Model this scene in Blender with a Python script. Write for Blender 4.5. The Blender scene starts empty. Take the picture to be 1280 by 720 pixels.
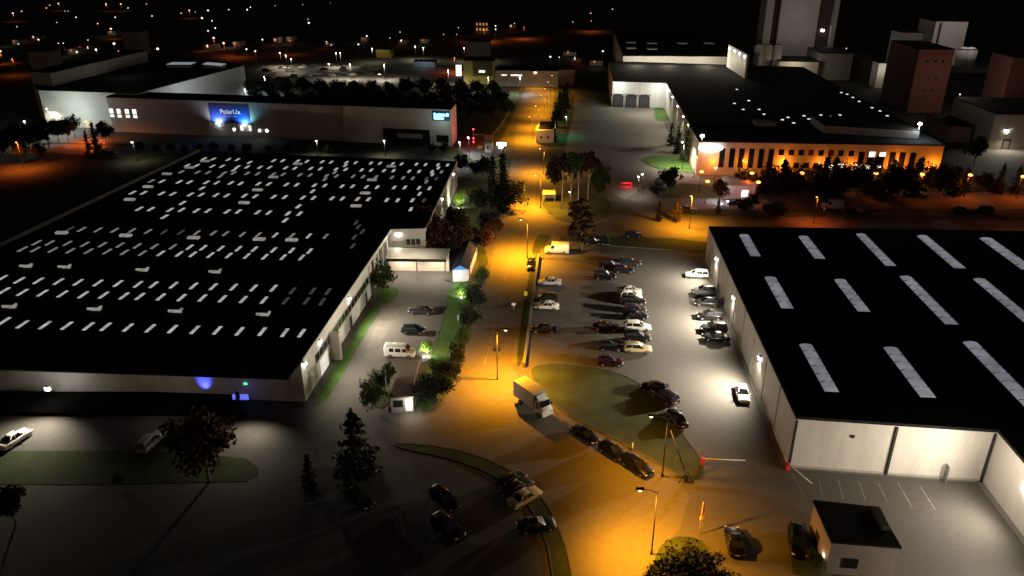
import bpy, bmesh, math, random
from mathutils import Vector, Matrix
R = random.Random(7)
S = bpy.context.scene
COL = S.collection
# ------------------------------------------------------------------ camera
F, TH, H = 949.0, math.radians(24.1), 60.0
CT, ST = math.cos(TH), math.sin(TH)
def G(px, py, z=0.0):
    """ground point (at height z) seen at this pixel of the 1280x720 survey picture"""
    u = (px - 640) / F; v = (py - 360) / F
    t = (H - z) / (ST + v * CT)
    return Vector((u * t, (CT - v * ST) * t, z))
cam = bpy.data.cameras.new('camera'); co = bpy.data.objects.new('camera', cam); COL.objects.link(co)
co.location = (0, 0, H); co.rotation_euler = (math.pi / 2 - TH, 0, 0)
cam.sensor_width = 36; cam.lens = F / 1280 * 36; cam.clip_end = 9000; cam.clip_start = 1
S.camera = co
YAW = math.radians(4.9)                       # the estate's grid
D = Vector((math.sin(YAW), math.cos(YAW), 0)); T = Vector((math.cos(YAW), -math.sin(YAW), 0))
def grid_angle(v): return math.atan2(v.y, v.x)

# ------------------------------------------------------------------ materials
MATS = {}
def mat(name, col, rough=.8, metal=0, var=.25, scale=.4, stretch=(1, 1, 1), spec=.3, bump=0, col2=None, scale2=6, coat=0):
    if name in MATS: return MATS[name]
    m = bpy.data.materials.new(name); m.use_nodes = True; nt = m.node_tree; N = nt.nodes; K = nt.links
    b = N['Principled BSDF']
    b.inputs['Roughness'].default_value = rough; b.inputs['Metallic'].default_value = metal
    b.inputs['Specular IOR Level'].default_value = spec
    if coat: b.inputs['Coat Weight'].default_value = coat; b.inputs['Coat Roughness'].default_value = .05
    c = list(col) + [1]
    if var:
        tc = N.new('ShaderNodeTexCoord'); mp = N.new('ShaderNodeMapping'); mp.inputs['Scale'].default_value = stretch
        n1 = N.new('ShaderNodeTexNoise'); n1.inputs['Scale'].default_value = scale; n1.inputs['Detail'].default_value = 6
        n2 = N.new('ShaderNodeTexNoise'); n2.inputs['Scale'].default_value = scale2; n2.inputs['Detail'].default_value = 4
        K.new(tc.outputs['Object'], mp.inputs['Vector'])
        for n in (n1, n2): K.new(mp.outputs['Vector'], n.inputs['Vector'])
        mx = N.new('ShaderNodeMix'); mx.data_type = 'FLOAT'; mx.inputs[0].default_value = .4
        K.new(n1.outputs['Fac'], mx.inputs[2]); K.new(n2.outputs['Fac'], mx.inputs[3])
        rp = N.new('ShaderNodeValToRGB'); rp.color_ramp.elements[0].position = .32; rp.color_ramp.elements[1].position = .68
        d = [x * (1 - var) for x in col] if col2 is None else list(col2)
        rp.color_ramp.elements[0].color = d + [1]
        rp.color_ramp.elements[1].color = [min(1, x * (1 + var)) for x in col] + [1]
        K.new(mx.outputs[0], rp.inputs['Fac']); K.new(rp.outputs['Color'], b.inputs['Base Color'])
        if bump:
            bp = N.new('ShaderNodeBump'); bp.inputs['Strength'].default_value = bump; bp.inputs['Distance'].default_value = .1
            K.new(n2.outputs['Fac'], bp.inputs['Height']); K.new(bp.outputs['Normal'], b.inputs['Normal'])
    else: b.inputs['Base Color'].default_value = c
    MATS[name] = m; return m
def emat(name, col, st, base=(.3, .3, .3)):
    if name in MATS: return MATS[name]
    m = bpy.data.materials.new(name); m.use_nodes = True; b = m.node_tree.nodes['Principled BSDF']
    b.inputs['Base Color'].default_value = list(base) + [1]; b.inputs['Emission Color'].default_value = list(col) + [1]
    b.inputs['Emission Strength'].default_value = st; b.inputs['Roughness'].default_value = .6
    m.cycles.emission_sampling = 'NONE'
    MATS[name] = m; return m
def lit_panel(name, col, st, scale=1.5, lo=.6):
    """translucent panel glowing unevenly from lamps inside the hall"""
    if name in MATS: return MATS[name]
    m = emat(name, col, st); nt = m.node_tree; N = nt.nodes; K = nt.links; b = N['Principled BSDF']
    tc = N.new('ShaderNodeTexCoord'); n = N.new('ShaderNodeTexNoise'); n.inputs['Scale'].default_value = scale
    mr = N.new('ShaderNodeMapRange'); mr.inputs[1].default_value = .3; mr.inputs[2].default_value = .7
    mr.inputs[3].default_value = st * lo; mr.inputs[4].default_value = st * 1.15
    K.new(tc.outputs['Object'], n.inputs['Vector']); K.new(n.outputs['Fac'], mr.inputs[0]); K.new(mr.outputs[0], b.inputs['Emission Strength'])
    return m
SOD = (1.0, .375, .012); SODR = (1.0, .16, .022); WHT = (1.0, .87, .66); COOL = (.86, .95, 1.0); GRN = (.3, 1.0, .55)
asphalt = mat('asphalt', (.092, .086, .080), .86, var=.2, scale=.05, bump=.04, scale2=1.5)
roadm = mat('road_asphalt', (.12, .108, .092), .82, var=.2, scale=.05, bump=.03, scale2=1.2)
concrete = mat('concrete', (.15, .142, .13), .85, var=.18, scale=.07, bump=.1)
pathm = mat('paving', (.12, .108, .095), .85, var=.3, scale=.6)
soil = mat('field_soil', (.03, .034, .02), .95, var=.5, scale=.03, bump=.3)
grassm = mat('grass_turf', (.034, .05, .013), .95, var=.5, scale=.25, bump=.6, scale2=5, col2=(.02, .024, .009))
kerbm = mat('kerb_stone', (.10, .098, .09), .9, var=.5, scale=.5)
paint = mat('marking_paint', (.7, .7, .68), .7, var=.3, scale=1.2)
roofm = mat('roof_bitumen', (.018, .018, .019), .95, var=.4, scale=.25, spec=.05)
clad = mat('cladding_white', (.62, .61, .58), .55, var=.13, scale=.9, stretch=(1, 1, .12), spec=.3)
cladg = mat('cladding_grey', (.34, .34, .33), .6, var=.15, scale=.9, stretch=(1, 1, .12))
cladw = mat('render_cream', (.58, .52, .44), .8, var=.13, scale=.6, stretch=(1, 1, .3))
cladd = mat('cladding_dark', (.05, .05, .055), .7, var=.2)
brickm = mat('brick_red', (.17, .08, .062), .85, var=.25, scale=1.2)
steel = mat('galvanised_steel', (.35, .36, .37), .45, metal=.6, var=.15, scale=2)
polem = mat('pole_grey', (.022, .022, .022), .6, var=.15, scale=2)
darkm = mat('dark_metal', (.03, .03, .032), .5, var=.2)
glassd = mat('dark_glass', (.012, .014, .018), .08, var=0, spec=.6)
rubber = mat('tyre_rubber', (.015, .015, .015), .8, var=0)
rimm = mat('wheel_rim', (.45, .46, .48), .3, metal=.9, var=0)
white_pl = mat('white_plastic', (.75, .75, .73), .5, var=.06)
redm = mat('red_paint', (.55, .035, .02), .5, var=.1)
bluem = mat('blue_paint', (.03, .13, .45), .5, var=.1)
orangem = mat('orange_plastic', (.6, .12, .02), .5, var=.1)
yellowm = mat('yellow_paint', (.6, .5, .05), .6, var=.1)
barkm = mat('bark', (.11, .085, .06), .9, var=.4, scale=3)
birchm = mat('pale_bark', (.4, .37, .32), .85, var=.35, scale=3)
leafs = {k: mat('foliage_' + k, c, .85, var=.55, scale=1.1, spec=.15) for k, c in dict(
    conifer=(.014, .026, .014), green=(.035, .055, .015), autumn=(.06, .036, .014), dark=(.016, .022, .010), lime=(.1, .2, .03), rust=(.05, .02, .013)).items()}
sky_bright = lit_panel('skylight_bright', (.95, .92, .84), .44)
sky_mid = lit_panel('skylight_mid', (.95, .9, .84), .2)
sky_dim = lit_panel('skylight_dim', (.9, .92, 1), .05)
vent_lit = lit_panel('vent_pane', (.95, .9, .8), .3, 1.2, .5)
strip_lit = lit_panel('strip_skylight', (.86, .87, 1), .2, .35, .6)
b_sod = emat('lens_sodium', (1, .72, .34), 3); b_sodr = emat('lens_orange', (1, .38, .08), 4.2)
b_wht = emat('lens_white', (1, .97, .9), 40); b_cool = emat('lens_cool', (.85, .95, 1), 40)
b_grn = emat('lens_green', (.2, 1, .6), 20); b_red = emat('lens_red', (1, .02, .05), 20); b_blue = emat('lens_blue', (.12, .15, 1), 6)
LENS = {'sod': (b_sod, SOD), 'sodr': (b_sodr, SODR), 'wht': (b_wht, WHT), 'cool': (b_cool, COOL), 'grn': (b_grn, GRN),
        'red': (b_red, (1, .02, .05)), 'blue': (b_blue, (.15, .15, 1))}
win_warm = lit_panel('lit_window', (1, .93, .8), 1.6, 2, .4); win_or = emat('lit_window_orange', (1, .35, .1), .5)

# ------------------------------------------------------------------ mesh helpers
class MB:
    def __init__(s): s.v = []; s.f = []; s.m = []; s.smooth = []
    def face(s, pts, mi=0, sm=False):
        i = len(s.v); s.v += [tuple(p) for p in pts]; s.f.append(tuple(range(i, i + len(pts)))); s.m.append(mi); s.smooth.append(sm)
    def prism(s, plan, z0, z1, mi=0, top=None, cap=True):
        n = len(plan)
        ar = sum(plan[i][0] * plan[(i + 1) % n][1] - plan[(i + 1) % n][0] * plan[i][1] for i in range(n))
        if ar < 0: plan = plan[::-1]
        for i in range(n):
            a, b = plan[i], plan[(i + 1) % n]
            s.face([(a[0], a[1], z0), (b[0], b[1], z0), (b[0], b[1], z1), (a[0], a[1], z1)], mi)
        if cap: s.face([(p[0], p[1], z1) for p in plan], mi if top is None else top); s.face([(p[0], p[1], z0) for p in plan[::-1]], mi)
    def box(s, c, sx, sy, sz, ang=0, mi=0, tilt=None):
        """box centred on c in plan, standing from c.z"""
        c = Vector(c); ca, sa = math.cos(ang), math.sin(ang)
        pl = [(c.x + x * ca - y * sa, c.y + x * sa + y * ca) for x, y in ((-sx / 2, -sy / 2), (sx / 2, -sy / 2), (sx / 2, sy / 2), (-sx / 2, sy / 2))]
        s.prism(pl, c.z, c.z + sz, mi)
    def tube(s, pts, r, n=7, mi=0, r2=None):
        pts = [Vector(p) for p in pts]; rings = []
        for i, p in enumerate(pts):
            d = (pts[min(i + 1, len(pts) - 1)] - pts[max(i - 1, 0)]).normalized()
            a = d.orthogonal().normalized(); b = d.cross(a)
            rr = r if r2 is None else r + (r2 - r) * i / (len(pts) - 1)
            rings.append([p + a * rr * math.cos(k * 2 * math.pi / n) + b * rr * math.sin(k * 2 * math.pi / n) for k in range(n)])
        s.loft(rings, mi, True)
    def loft(s, rings, mi=0, caps=True, sm=True):
        i0 = len(s.v); n = len(rings[0])
        for r in rings: s.v += [tuple(p) for p in r]
        for i in range(len(rings) - 1):
            for k in range(n):
                a = i0 + i * n + k; b = i0 + i * n + (k + 1) % n
                s.f.append((a, b, b + n, a + n)); s.m.append(mi); s.smooth.append(sm)
        if caps:
            s.f.append(tuple(i0 + k for k in range(n))[::-1]); s.m.append(mi); s.smooth.append(False)
            s.f.append(tuple(i0 + (len(rings) - 1) * n + k for k in range(n))); s.m.append(mi); s.smooth.append(False)
    def ball(s, c, r, mi=0, sz=1, n=8):
        rings = []
        for i in range(n // 2 + 1):
            a = -math.pi / 2 + math.pi * i / (n // 2); q = max(.02, math.cos(a)) * r
            rings.append([(c[0] + q * math.cos(k * 2 * math.pi / n), c[1] + q * math.sin(k * 2 * math.pi / n), c[2] + r * sz * math.sin(a)) for k in range(n)])
        s.loft(rings, mi)
    def mesh(s, name, mats):
        me = bpy.data.meshes.new(name); me.from_pydata(s.v, [], s.f)
        for m in (mats if isinstance(mats, (list, tuple)) else [mats]): me.materials.append(m)
        me.polygons.foreach_set('material_index', s.m); me.polygons.foreach_set('use_smooth', s.smooth)
        bm = bmesh.new(); bm.from_mesh(me); bmesh.ops.recalc_face_normals(bm, faces=bm.faces[:]) if len(bm.faces) < 4000 else None; bm.to_mesh(me); bm.free()
        return me
    def obj(s, name, mats, parent=None, loc=None):
        o = bpy.data.objects.new(name, s.mesh(name, mats)); COL.objects.link(o)
        if parent is not None:
            o.parent = parent
            if loc is None: o.location = -parent.location      # meshes written in world coordinates
            else: o.location = loc
        elif loc is not None: o.location = loc
        return o
def tag(o, label, cat, group=None):
    o['label'] = label; o['category'] = cat
    if group: o['group'] = group
    return o
def thing(name, label, cat, loc=(0, 0, 0), rz=0, group=None):
    o = bpy.data.objects.new(name, None); COL.objects.link(o); o.empty_display_size = .3
    o.location = loc; o.rotation_euler = (0, 0, rz)
    return tag(o, label, cat, group)
def struct(o, kind='structure'): o['kind'] = kind; return o
def sub(o, mb, name, mats, parent_loc):
    """child of a part that was written in world coordinates"""
    c = bpy.data.objects.new(name, mb.mesh(name, mats)); COL.objects.link(c); c.parent = o; return c
def light(parent, loc, col, power, spot=None, aim=None, rad=.15, blend=.6, local=False):  # serves real lamps and also bare fill lights added without a fixture
    l = bpy.data.lights.new('lamp_or_fill', 'SPOT' if spot else 'POINT'); l.color = col; l.energy = power * (2.9 if col[2] < .1 else 1.8); l.shadow_soft_size = rad
    o = bpy.data.objects.new('lamp_or_fill', l); COL.objects.link(o); o.parent = parent
    o.location = Vector(loc) - (Vector((0, 0, 0)) if local else parent.location)
    if spot:
        l.spot_size = math.radians(spot); l.spot_blend = blend
        d = Vector(aim if aim else (0, 0, -1)); o.rotation_euler = d.to_track_quat('-Z', 'Y').to_euler()
    return o
def copy_tree(o, parent=None):
    c = o.copy(); COL.objects.link(c)
    if parent is not None: c.parent = parent; c.matrix_parent_inverse = o.matrix_parent_inverse
    for ch in list(o.children): copy_tree(ch, c)
    return c
def flat(name, px, m, z=.01, raw=False):
    pts = [Vector(p) if raw else G(*p) for p in px]
    mb = MB(); mb.prism([(p.x, p.y) for p in pts], z - .3, z); return struct(mb.obj(name, m))
def smooth_poly(px, n=3):
    for _ in range(n):
        q = []
        for i in range(len(px)):
            a, b = px[i], px[(i + 1) % len(px)]
            q += [(a[0] * .75 + b[0] * .25, a[1] * .75 + b[1] * .25), (a[0] * .25 + b[0] * .75, a[1] * .25 + b[1] * .75)]
        px = q
    return px
litgrassm = mat('grass_lit', (.05, .105, .018), .95, var=.4, scale=.5, bump=.6, scale2=5)  # same turf painted brighter for the lawns that lamps light up
def lawn(px, rnd=2, kerb=True, z=.1, m=None):
    px = smooth_poly(px, rnd); pts = [G(*p) for p in px]; c = sum(pts, Vector()) / len(pts)
    mb = MB(); mb.prism([(p.x, p.y) for p in pts], -.2, z); o = struct(mb.obj('lawn', m or grassm))
    if kerb:
        mb = MB(); n = len(pts)
        ar = sum(pts[i].x * pts[(i + 1) % n].y - pts[(i + 1) % n].x * pts[i].y for i in range(n)); sg = 1 if ar > 0 else -1
        nr = []
        for i in range(n):
            e = (pts[(i + 1) % n] - pts[i - 1]).normalized(); nr.append(Vector((e.y, -e.x, 0)) * sg * .14)
        for i in range(n):
            a, b, na, nb = pts[i], pts[(i + 1) % n], nr[i], nr[(i + 1) % n]
            mb.prism([(a.x, a.y), (a.x + na.x, a.y + na.y), (b.x + nb.x, b.y + nb.y), (b.x, b.y)], -.1, .135)
        struct(mb.obj('kerb', kerbm))
    return o

# ------------------------------------------------------------------ ground, roads
mb = MB(); mb.prism([(-2600, -200), (2600, -200), (2600, 5000), (-2600, 5000)], -1, 0); struct(mb.obj('ground', soil))
flat('paved_yard', [(-500, 800), (1600, 800), (1500, 190), (868, 186), (858, 150), (832, 134), (768, 134), (735, 112), (700, 88), (672, 88), (606, 182), (560, 186), (480, 335), (382, 500), (-500, 512)], asphalt, .006)
flat('road', [(715, 800), (704, 690), (680, 640), (640, 600), (590, 572), (500, 556), (500, 512), (545, 515), (556, 505), (590, 420), (612, 340), (630, 250), (640, 195), (650, 140), (668, 100), (678, 88), (700, 88), (690, 125), (680, 165), (671, 215), (669, 252), (684, 272), (730, 284), (760, 272), (800, 262), (840, 272), (1000, 276), (1400, 279), (1400, 296), (886, 296), (690, 300), (668, 318), (655, 390), (640, 460), (664, 492), (700, 524), (770, 560), (850, 605), (862, 620), (850, 660), (800, 720), (800, 800)], roadm, .012)
flat('road', [(-300, 204), (0, 192), (60, 190), (160, 198), (240, 186), (240, 180), (150, 183), (80, 180), (0, 184), (-300, 190)], roadm, .014)
flat('paved_yard', [(560, 186), (606, 183), (640, 186), (640, 196), (600, 210), (574, 206)], concrete, .010)
flat('paved_yard', [(300, 102), (330, 82), (600, 84), (640, 94), (640, 104), (320, 112)], asphalt, .010)
flat('paved_yard', [(-200, 170), (-200, 140), (130, 140), (135, 180)], asphalt, .008)
flat('paved_yard', [(765, 134), (820, 134), (842, 180), (800, 200), (830, 216), (780, 250), (700, 200), (700, 150), (722, 118)], concrete, .009)
flat('paved_yard', [(1180, 216), (1185, 186), (1235, 184), (1400, 184), (1400, 235), (1200, 235)], concrete, .010)
flat('paved_yard', [(470, 340), (486, 324), (562, 324), (560, 360), (555, 420), (520, 500), (400, 560), (290, 560), (380, 504), (465, 374)], mat('yard_paving', (.105, .098, .09), .85, var=.15, scale=.08), .011)
flat('path', [(678, 232), (762, 233), (762, 241), (676, 240)], pathm, .05)
flat('path', [(838, 217), (880, 218), (905, 224), (905, 232), (838, 227)], pathm, .02)
flat('path', [(640, 455), (648, 380), (655, 330), (662, 330), (658, 380), (650, 455)], pathm, .03)
flat('path', [(690, 505), (720, 522), (770, 548), (845, 592), (842, 600), (760, 558), (700, 524)], pathm, .04)
flat('path', [(482, 378), (500, 372), (508, 374), (470, 440), (455, 452), (460, 430)], pathm, .03)
# lawns and planted beds
lawn([(662, 458), (700, 454), (755, 461), (800, 478), (822, 505), (850, 540), (884, 585), (872, 602), (846, 594), (770, 548), (715, 521), (688, 503), (666, 478)])
lawn([(668, 325), (672, 312), (676, 312), (668, 360), (660, 420), (652, 458), (645, 457), (652, 400), (660, 350)], 1)
lawn([(676, 243), (762, 243), (763, 270), (735, 281), (700, 277), (682, 264), (675, 252)])
lawn([(803, 200), (812, 194), (862, 195), (876, 205), (876, 216), (840, 214), (812, 208)], m=litgrassm)
lawn([(838, 228), (905, 234), (905, 250), (850, 248), (820, 244)])
lawn([(820, 262), (1000, 262), (1400, 262), (1400, 275), (1000, 272), (850, 270)], 1)
lawn([(700, 294), (886, 300), (888, 316), (830, 312), (700, 303)], 1)
lawn([(672, 292), (690, 296), (684, 304), (668, 318), (664, 316)], 2)
lawn([(392, 502), (440, 424), (466, 378), (480, 380), (452, 425), (425, 475), (402, 507)], 1, False, .06, m=litgrassm)
lawn([(470, 372), (476, 358), (500, 360), (496, 372), (482, 382)], 1, False, .06, m=litgrassm)
lawn([(562, 352), (592, 350), (585, 400), (560, 470), (545, 510), (522, 516), (522, 500), (540, 440), (555, 400)], 1, m=litgrassm)
lawn([(458, 505), (468, 478), (486, 478), (484, 512)], 1)
lawn([(595, 300), (618, 262), (636, 220), (640, 200), (630, 196), (590, 216), (560, 228), (545, 262), (530, 310), (560, 312), (600, 320), (596, 350), (604, 350), (612, 320)], 1)
lawn([(494, 554), (560, 560), (620, 578), (668, 610), (692, 645), (712, 700), (726, 800), (700, 800), (690, 700), (674, 650), (652, 618), (612, 590), (558, 571), (500, 560)], 1)
lawn([(822, 688), (838, 672), (872, 672), (888, 690), (905, 740), (905, 800), (812, 800), (812, 720)], 1)
lawn([(-400, 570), (80, 562), (300, 568), (330, 590), (300, 606), (-400, 606)], 1, False, .05)
lawn([(648, 98), (662, 100), (640, 150), (622, 182), (608, 182), (630, 140)], 1, False, .05)
lawn([(696, 105), (722, 118), (706, 190), (700, 215), (684, 200), (688, 150)], 1, False, .05)
lawn([(740, 118), (766, 116), (766, 134), (752, 134)], 1, False, .07, m=litgrassm)
lawn([(818, 132), (826, 132), (838, 146), (832, 152), (818, 150)], 1, False, .07, m=litgrassm)
lawn([(560, 186), (568, 184), (600, 206), (590, 212), (560, 200), (540, 186)], 1, False, .05)
lawn([(905, 232), (1300, 234), (1300, 240), (1000, 240), (905, 243)], 1, False, .08)
lawn([(998, 640), (1020, 690), (1032, 722), (1010, 722), (985, 715)], 1, False, .08)
# worn bay lines in the courtyard and by the barrier
mbm = MB()
for a, b in (((1122, 603), (1140, 634)), ((1150, 608), (1169, 637)), ((1098, 604), (1109, 628)), ((1073, 602), (1082, 625)), ((1048, 600), (1054, 624)), ((1024, 600), (1028, 622)), ((990, 592), (1006, 622))):
    a = G(*a); b = G(*b); n = Vector((b.y - a.y, a.x - b.x, 0)).normalized() * .06
    mbm.prism([(a + n)[:2], (b + n)[:2], (b - n)[:2], (a - n)[:2]], 0, .017)
for k in range(15):                                    # worn centre dashes on the main road
    a = G(606 + k * 3.1, 455 - k * 13); b = a + D * 2.6; n = T * .06
    mbm.prism([(a + n)[:2], (b + n)[:2], (b - n)[:2], (a - n)[:2]], 0, .018)
struct(mbm.obj('road_marking', mat('worn_paint', (.2, .19, .17), .8, var=.5, scale=2)))
# kerbs round the right hall
mb = MB()
def kerbline(p, q, w=.5, h=.14):
    a, b = Vector(p), Vector(q); n = Vector((b.y - a.y, a.x - b.x, 0)).normalized() * w
    mb.prism([(a.x, a.y), (b.x, b.y), (b.x + n.x, b.y + n.y), (a.x + n.x, a.y + n.y)], -.1, h)

# ------------------------------------------------------------------ generic lamps
def street_lamp(head, h, kind, power, label, group, arm=1.4, arm_dir=None, spot=142, lens=.26, stray=.012, aim=None):
    """column + arm + head; head px is where the lens shows"""
    p = G(head[0], head[1], h); ad = Vector(arm_dir) if arm_dir else -T
    ad = ad.normalized(); base = Vector((p.x, p.y, 0)) - ad * arm
    t = thing('street_lamp', label, 'street lamp', base, 0, group)
    b = MB(); top = Vector((0, 0, h - .1)); b.tube([(0, 0, 0), (0, 0, h * .5), top], .085, 8, r2=.05); b.box((0, 0, 0), .24, .24, .5); b.obj('pole', polem, t, (0, 0, 0))
    if arm > .2:
        b = MB(); b.tube([top - Vector((0, 0, .1)), top + ad * arm * .4 + Vector((0, 0, .22)), top + ad * arm + Vector((0, 0, .27))], .045, 6); b.obj('arm', polem, t, (0, 0, 0))
    hd = Vector((0, 0, h)) + ad * arm; an = math.atan2(ad.y, ad.x)
    b = MB(); b.box(hd + Vector((0, 0, .14)), .85, .34, .14, an); b.obj('lamp_head', darkm, t, (0, 0, 0))
    b = MB(); b.ball(hd + Vector((0, 0, .05)), lens, 0, .55); b.obj('lens', LENS[kind][0], t, (0, 0, 0))
    if power:
        light(t, hd + Vector((0, 0, -.25)), LENS[kind][1], power * .8, spot + 8, aim, rad=.2, blend=.85, local=True)
        if stray: light(t, hd + Vector((0, 0, -.3)), LENS[kind][1], power * stray, rad=.2, local=True)
    return t
def wall_lamp(parent, p, out, kind, power, spot=150, tilt=-.9, size=.3, off=.55, blend=.8):
    """bulkhead lamp on a wall: small box with glowing lens, light thrown out and down"""
    p = Vector(p); out = Vector(out).normalized(); an = math.atan2(out.y, out.x)
    b = MB(); b.box(p + out * .12 + Vector((0, 0, size * .5)), .24, size * 1.5, size * .35, an); w = b.obj('wall_lamp', darkm, parent)
    b = MB(); b.box(p + out * .16 + Vector((0, 0, -size * .4)), .28, size * 1.3, size * .85, an); c = b.obj('lens', LENS[kind][0], w, (0, 0, 0))
    if power: light(parent, p + out * off + Vector((0, 0, -size * .8)), LENS[kind][1], power, spot, out + Vector((0, 0, tilt)), rad=.15, blend=blend)

# ------------------------------------------------------------------ buildings
def building(name, label, plan, h, wall=clad, roof=roofm, rt=.35, out=.12, z0=0, cat='building'):
    c = sum((Vector((p[0], p[1], 0)) for p in plan), Vector()) / len(plan)
    t = thing(name, label, cat, (c.x, c.y, 0))
    b = MB(); b.prism([(p[0], p[1]) for p in plan], z0, h); w = b.obj('wall', wall, t)
    b = MB(); b.prism([(c.x + (p[0] - c.x) + math.copysign(out, p[0] - c.x), p[1] + math.copysign(out, p[1] - c.y)) for p in plan], h + .002, h + rt); r = b.obj('roof', roof, t)
    return t
def part(t, name, mats, fn): b = MB(); fn(b); return b.obj(name, mats, t)
def wall_rect(b, o, along, out, s0, s1, z0, z1, dep=.05, mi=0):
    """thin box on a wall: o wall origin, s along, z up, standing proud by dep"""
    a = o + along * s0; c = o + along * s1
    b.prism([(a.x, a.y), (c.x, c.y), (c.x + out.x * dep, c.y + out.y * dep), (a.x + out.x * dep, a.y + out.y * dep)], z0, z1, mi)
# --- left production hall
LH = 6.7
pf = G(361, 475, LH); pF = G(0, 463, LH); pE = G(250, 191, LH); pL = G(0, 311, LH); pD = G(571, 203, LH); pC = G(531, 288, LH); pB = G(488, 289, LH); pA = G(378, 452, LH)
def isect(a, b, c, d):
    r = b - a; s = d - c; k = ((c.x - a.x) * s.y - (c.y - a.y) * s.x) / (r.x * s.y - r.y * s.x); return a + r * k
pFL = isect(pF, pf, pE, pL)
hall = thing('production_hall', 'huge black-roofed hall dotted with rows of small glowing skylights', 'factory hall', ((pf.x + pE.x) / 2, 140, 0))
fa = (pf - pF).normalized(); wA = G(382, 502); inw = Vector((-fa.y, fa.x, 0))
wl = isect(wA, wA + fa, pE, pL); rec0 = G(463, 372); rec0 = Vector((rec0.x, rec0.y, 0)); recd = -T * 3
walls = [wl, wA, rec0, rec0 + recd, Vector((pB.x, pB.y, 0)) + recd, Vector((pB.x, pB.y, 0)), Vector((pC.x, pC.y, 0)), Vector((pD.x, pD.y, 0)), Vector((pE.x, pE.y, 0))]
b = MB(); b.prism([(p.x, p.y) for p in walls], 0, LH); hw = b.obj('wall', clad, hall)
b = MB(); b.prism([(p.x, p.y) for p in (pFL, pf, pA, pB, pC, pD, pE)], LH + .003, LH + .35); b.obj('roof', roofm, hall)
# pale flashing along the roof edges
for p, q in ((pA, pB), (pB, pC), (pC, pD), (pL, pE)):
    b = MB(); n = Vector((q.y - p.y, p.x - q.x, 0)).normalized() * .07
    b.prism([(p.x - n.x, p.y - n.y), (q.x - n.x, q.y - n.y), (q.x + n.x * 2, q.y + n.y * 2), (p.x + n.x * 2, p.y + n.y * 2)], LH - .25, LH + (1.1 if p is pL else .45)); b.obj('roof_flashing', cladg if p is pL else clad, hall)
sd = (rec0 - wA).normalized(); so = Vector((sd.y, -sd.x, 0)); SLEN = (rec0 - wA).length
b = MB(); wall_rect(b, wA, sd, so, 5.5, SLEN - .3, 3.2, 4.5, .04); wf = b.obj('window_band', glassd, hall)
b = MB()
for k in range(17): wall_rect(b, wA, sd, so, 5.5 + k * (SLEN - 6) / 16 - .06, 5.5 + k * (SLEN - 6) / 16 + .06, 3.15, 4.55, .07)
wall_rect(b, wA, sd, so, 5.4, SLEN, 3.05, 3.19, .1); wall_rect(b, wA, sd, so, 5.4, SLEN, 4.51, 4.62, .1)
sub(wf, b, 'window_frame', cladg, None)
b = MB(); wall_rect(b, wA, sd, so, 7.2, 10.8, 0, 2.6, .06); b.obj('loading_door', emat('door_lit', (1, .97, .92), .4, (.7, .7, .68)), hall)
for s in (23, 33): b = MB(); wall_rect(b, wA, sd, so, s, s + 1, .1, 2.2, .05); b.obj('door', darkm, hall)
b = MB(); wall_rect(b, wA, sd, so, 12.2, 13, 0, 4.8, 1.6); b.obj('buttress_panel', cladw, hall)
for s, pw in ((1.2, 1100), (8, 3200), (23.5, 9000)): wall_lamp(hall, wA + sd * s + Vector((0, 0, 5.6)), so, 'wht', pw, 176, -.2, .35, 1.6, 1.0)
for k in range(6):
    b = MB(); p = rec0 + D * (1 + k * 3.6) - T * .3; b.box(p, .4, .4, LH - .01, -YAW); b.obj('column', clad, hall)
b = MB(); wall_rect(b, Vector((pB.x, pB.y, 0)), (pC - pB).normalized(), Vector((-D.x, -D.y, 0)), 3.1, 6.1, 3.6, 4.9, .05); wf = b.obj('window', glassd, hall)
b = MB()
for k in range(4): wall_rect(b, Vector((pB.x, pB.y, 0)), (pC - pB).normalized(), Vector((-D.x, -D.y, 0)), 3.02 + k, 3.16 + k, 3.5, 5.0, .09)
for z_ in (3.5, 4.9): wall_rect(b, Vector((pB.x, pB.y, 0)), (pC - pB).normalized(), Vector((-D.x, -D.y, 0)), 3.02, 6.16, z_, z_ + .1, .085)
sub(wf, b, 'window_frame', clad, None)
wall_lamp(hall, Vector((pB.x, pB.y, 6)) + T * 1.5, -D, 'wht', 700, 150, -1, .3, 1.0)
pm = pC + (pD - pC) * .45; wall_lamp(hall, Vector((pm.x, pm.y, 5.7)), T, 'wht', 1500, 150, -1, .3, 1.0)
pm = pC + (pD - pC) * .85; wall_lamp(hall, Vector((pm.x, pm.y, 5.7)), T, 'wht', 900, 150, -1, .3, 1.0)
# front wall lamp under the canopy, and the blue-lit entrance
fl = isect(wA, wA + fa, Vector((0, 0, 0)), G(62, 482))
wall_lamp(hall, G(62, 484, 3.2) - inw * .3 , -inw, 'wht', 0, size=.5)
p = G(62, 476, 5.0)
light(hall, Vector((p.x, p.y, 5.2)) - inw * 1.8, WHT, 5200, 122, (-inw.x * 1.15, -inw.y * 1.15, -1.0), rad=.3, blend=1)
light(hall, wA + sd * 16 + so * 9 + Vector((0, 0, 5.6)), WHT, 700, 120, (-so.x, -so.y, -.5), rad=.4); light(hall, G(62, 482, 4) - inw * .2, WHT, 60, rad=.2)  # bare fill lights added for the side wall and front wall
light(hall, G(200, 490, 4) - inw * 1.5, WHT, 40, rad=.3); light(hall, G(318, 490, 4.5) - inw * 1.8, WHT, 1300, 130, (-inw.x, -inw.y, -1.1), rad=.3, blend=1); light(hall, G(30, 488, 4) - inw * 1.5, WHT, 30, rad=.3)  # more added fills, brightening the front wall and forecourt
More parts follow.
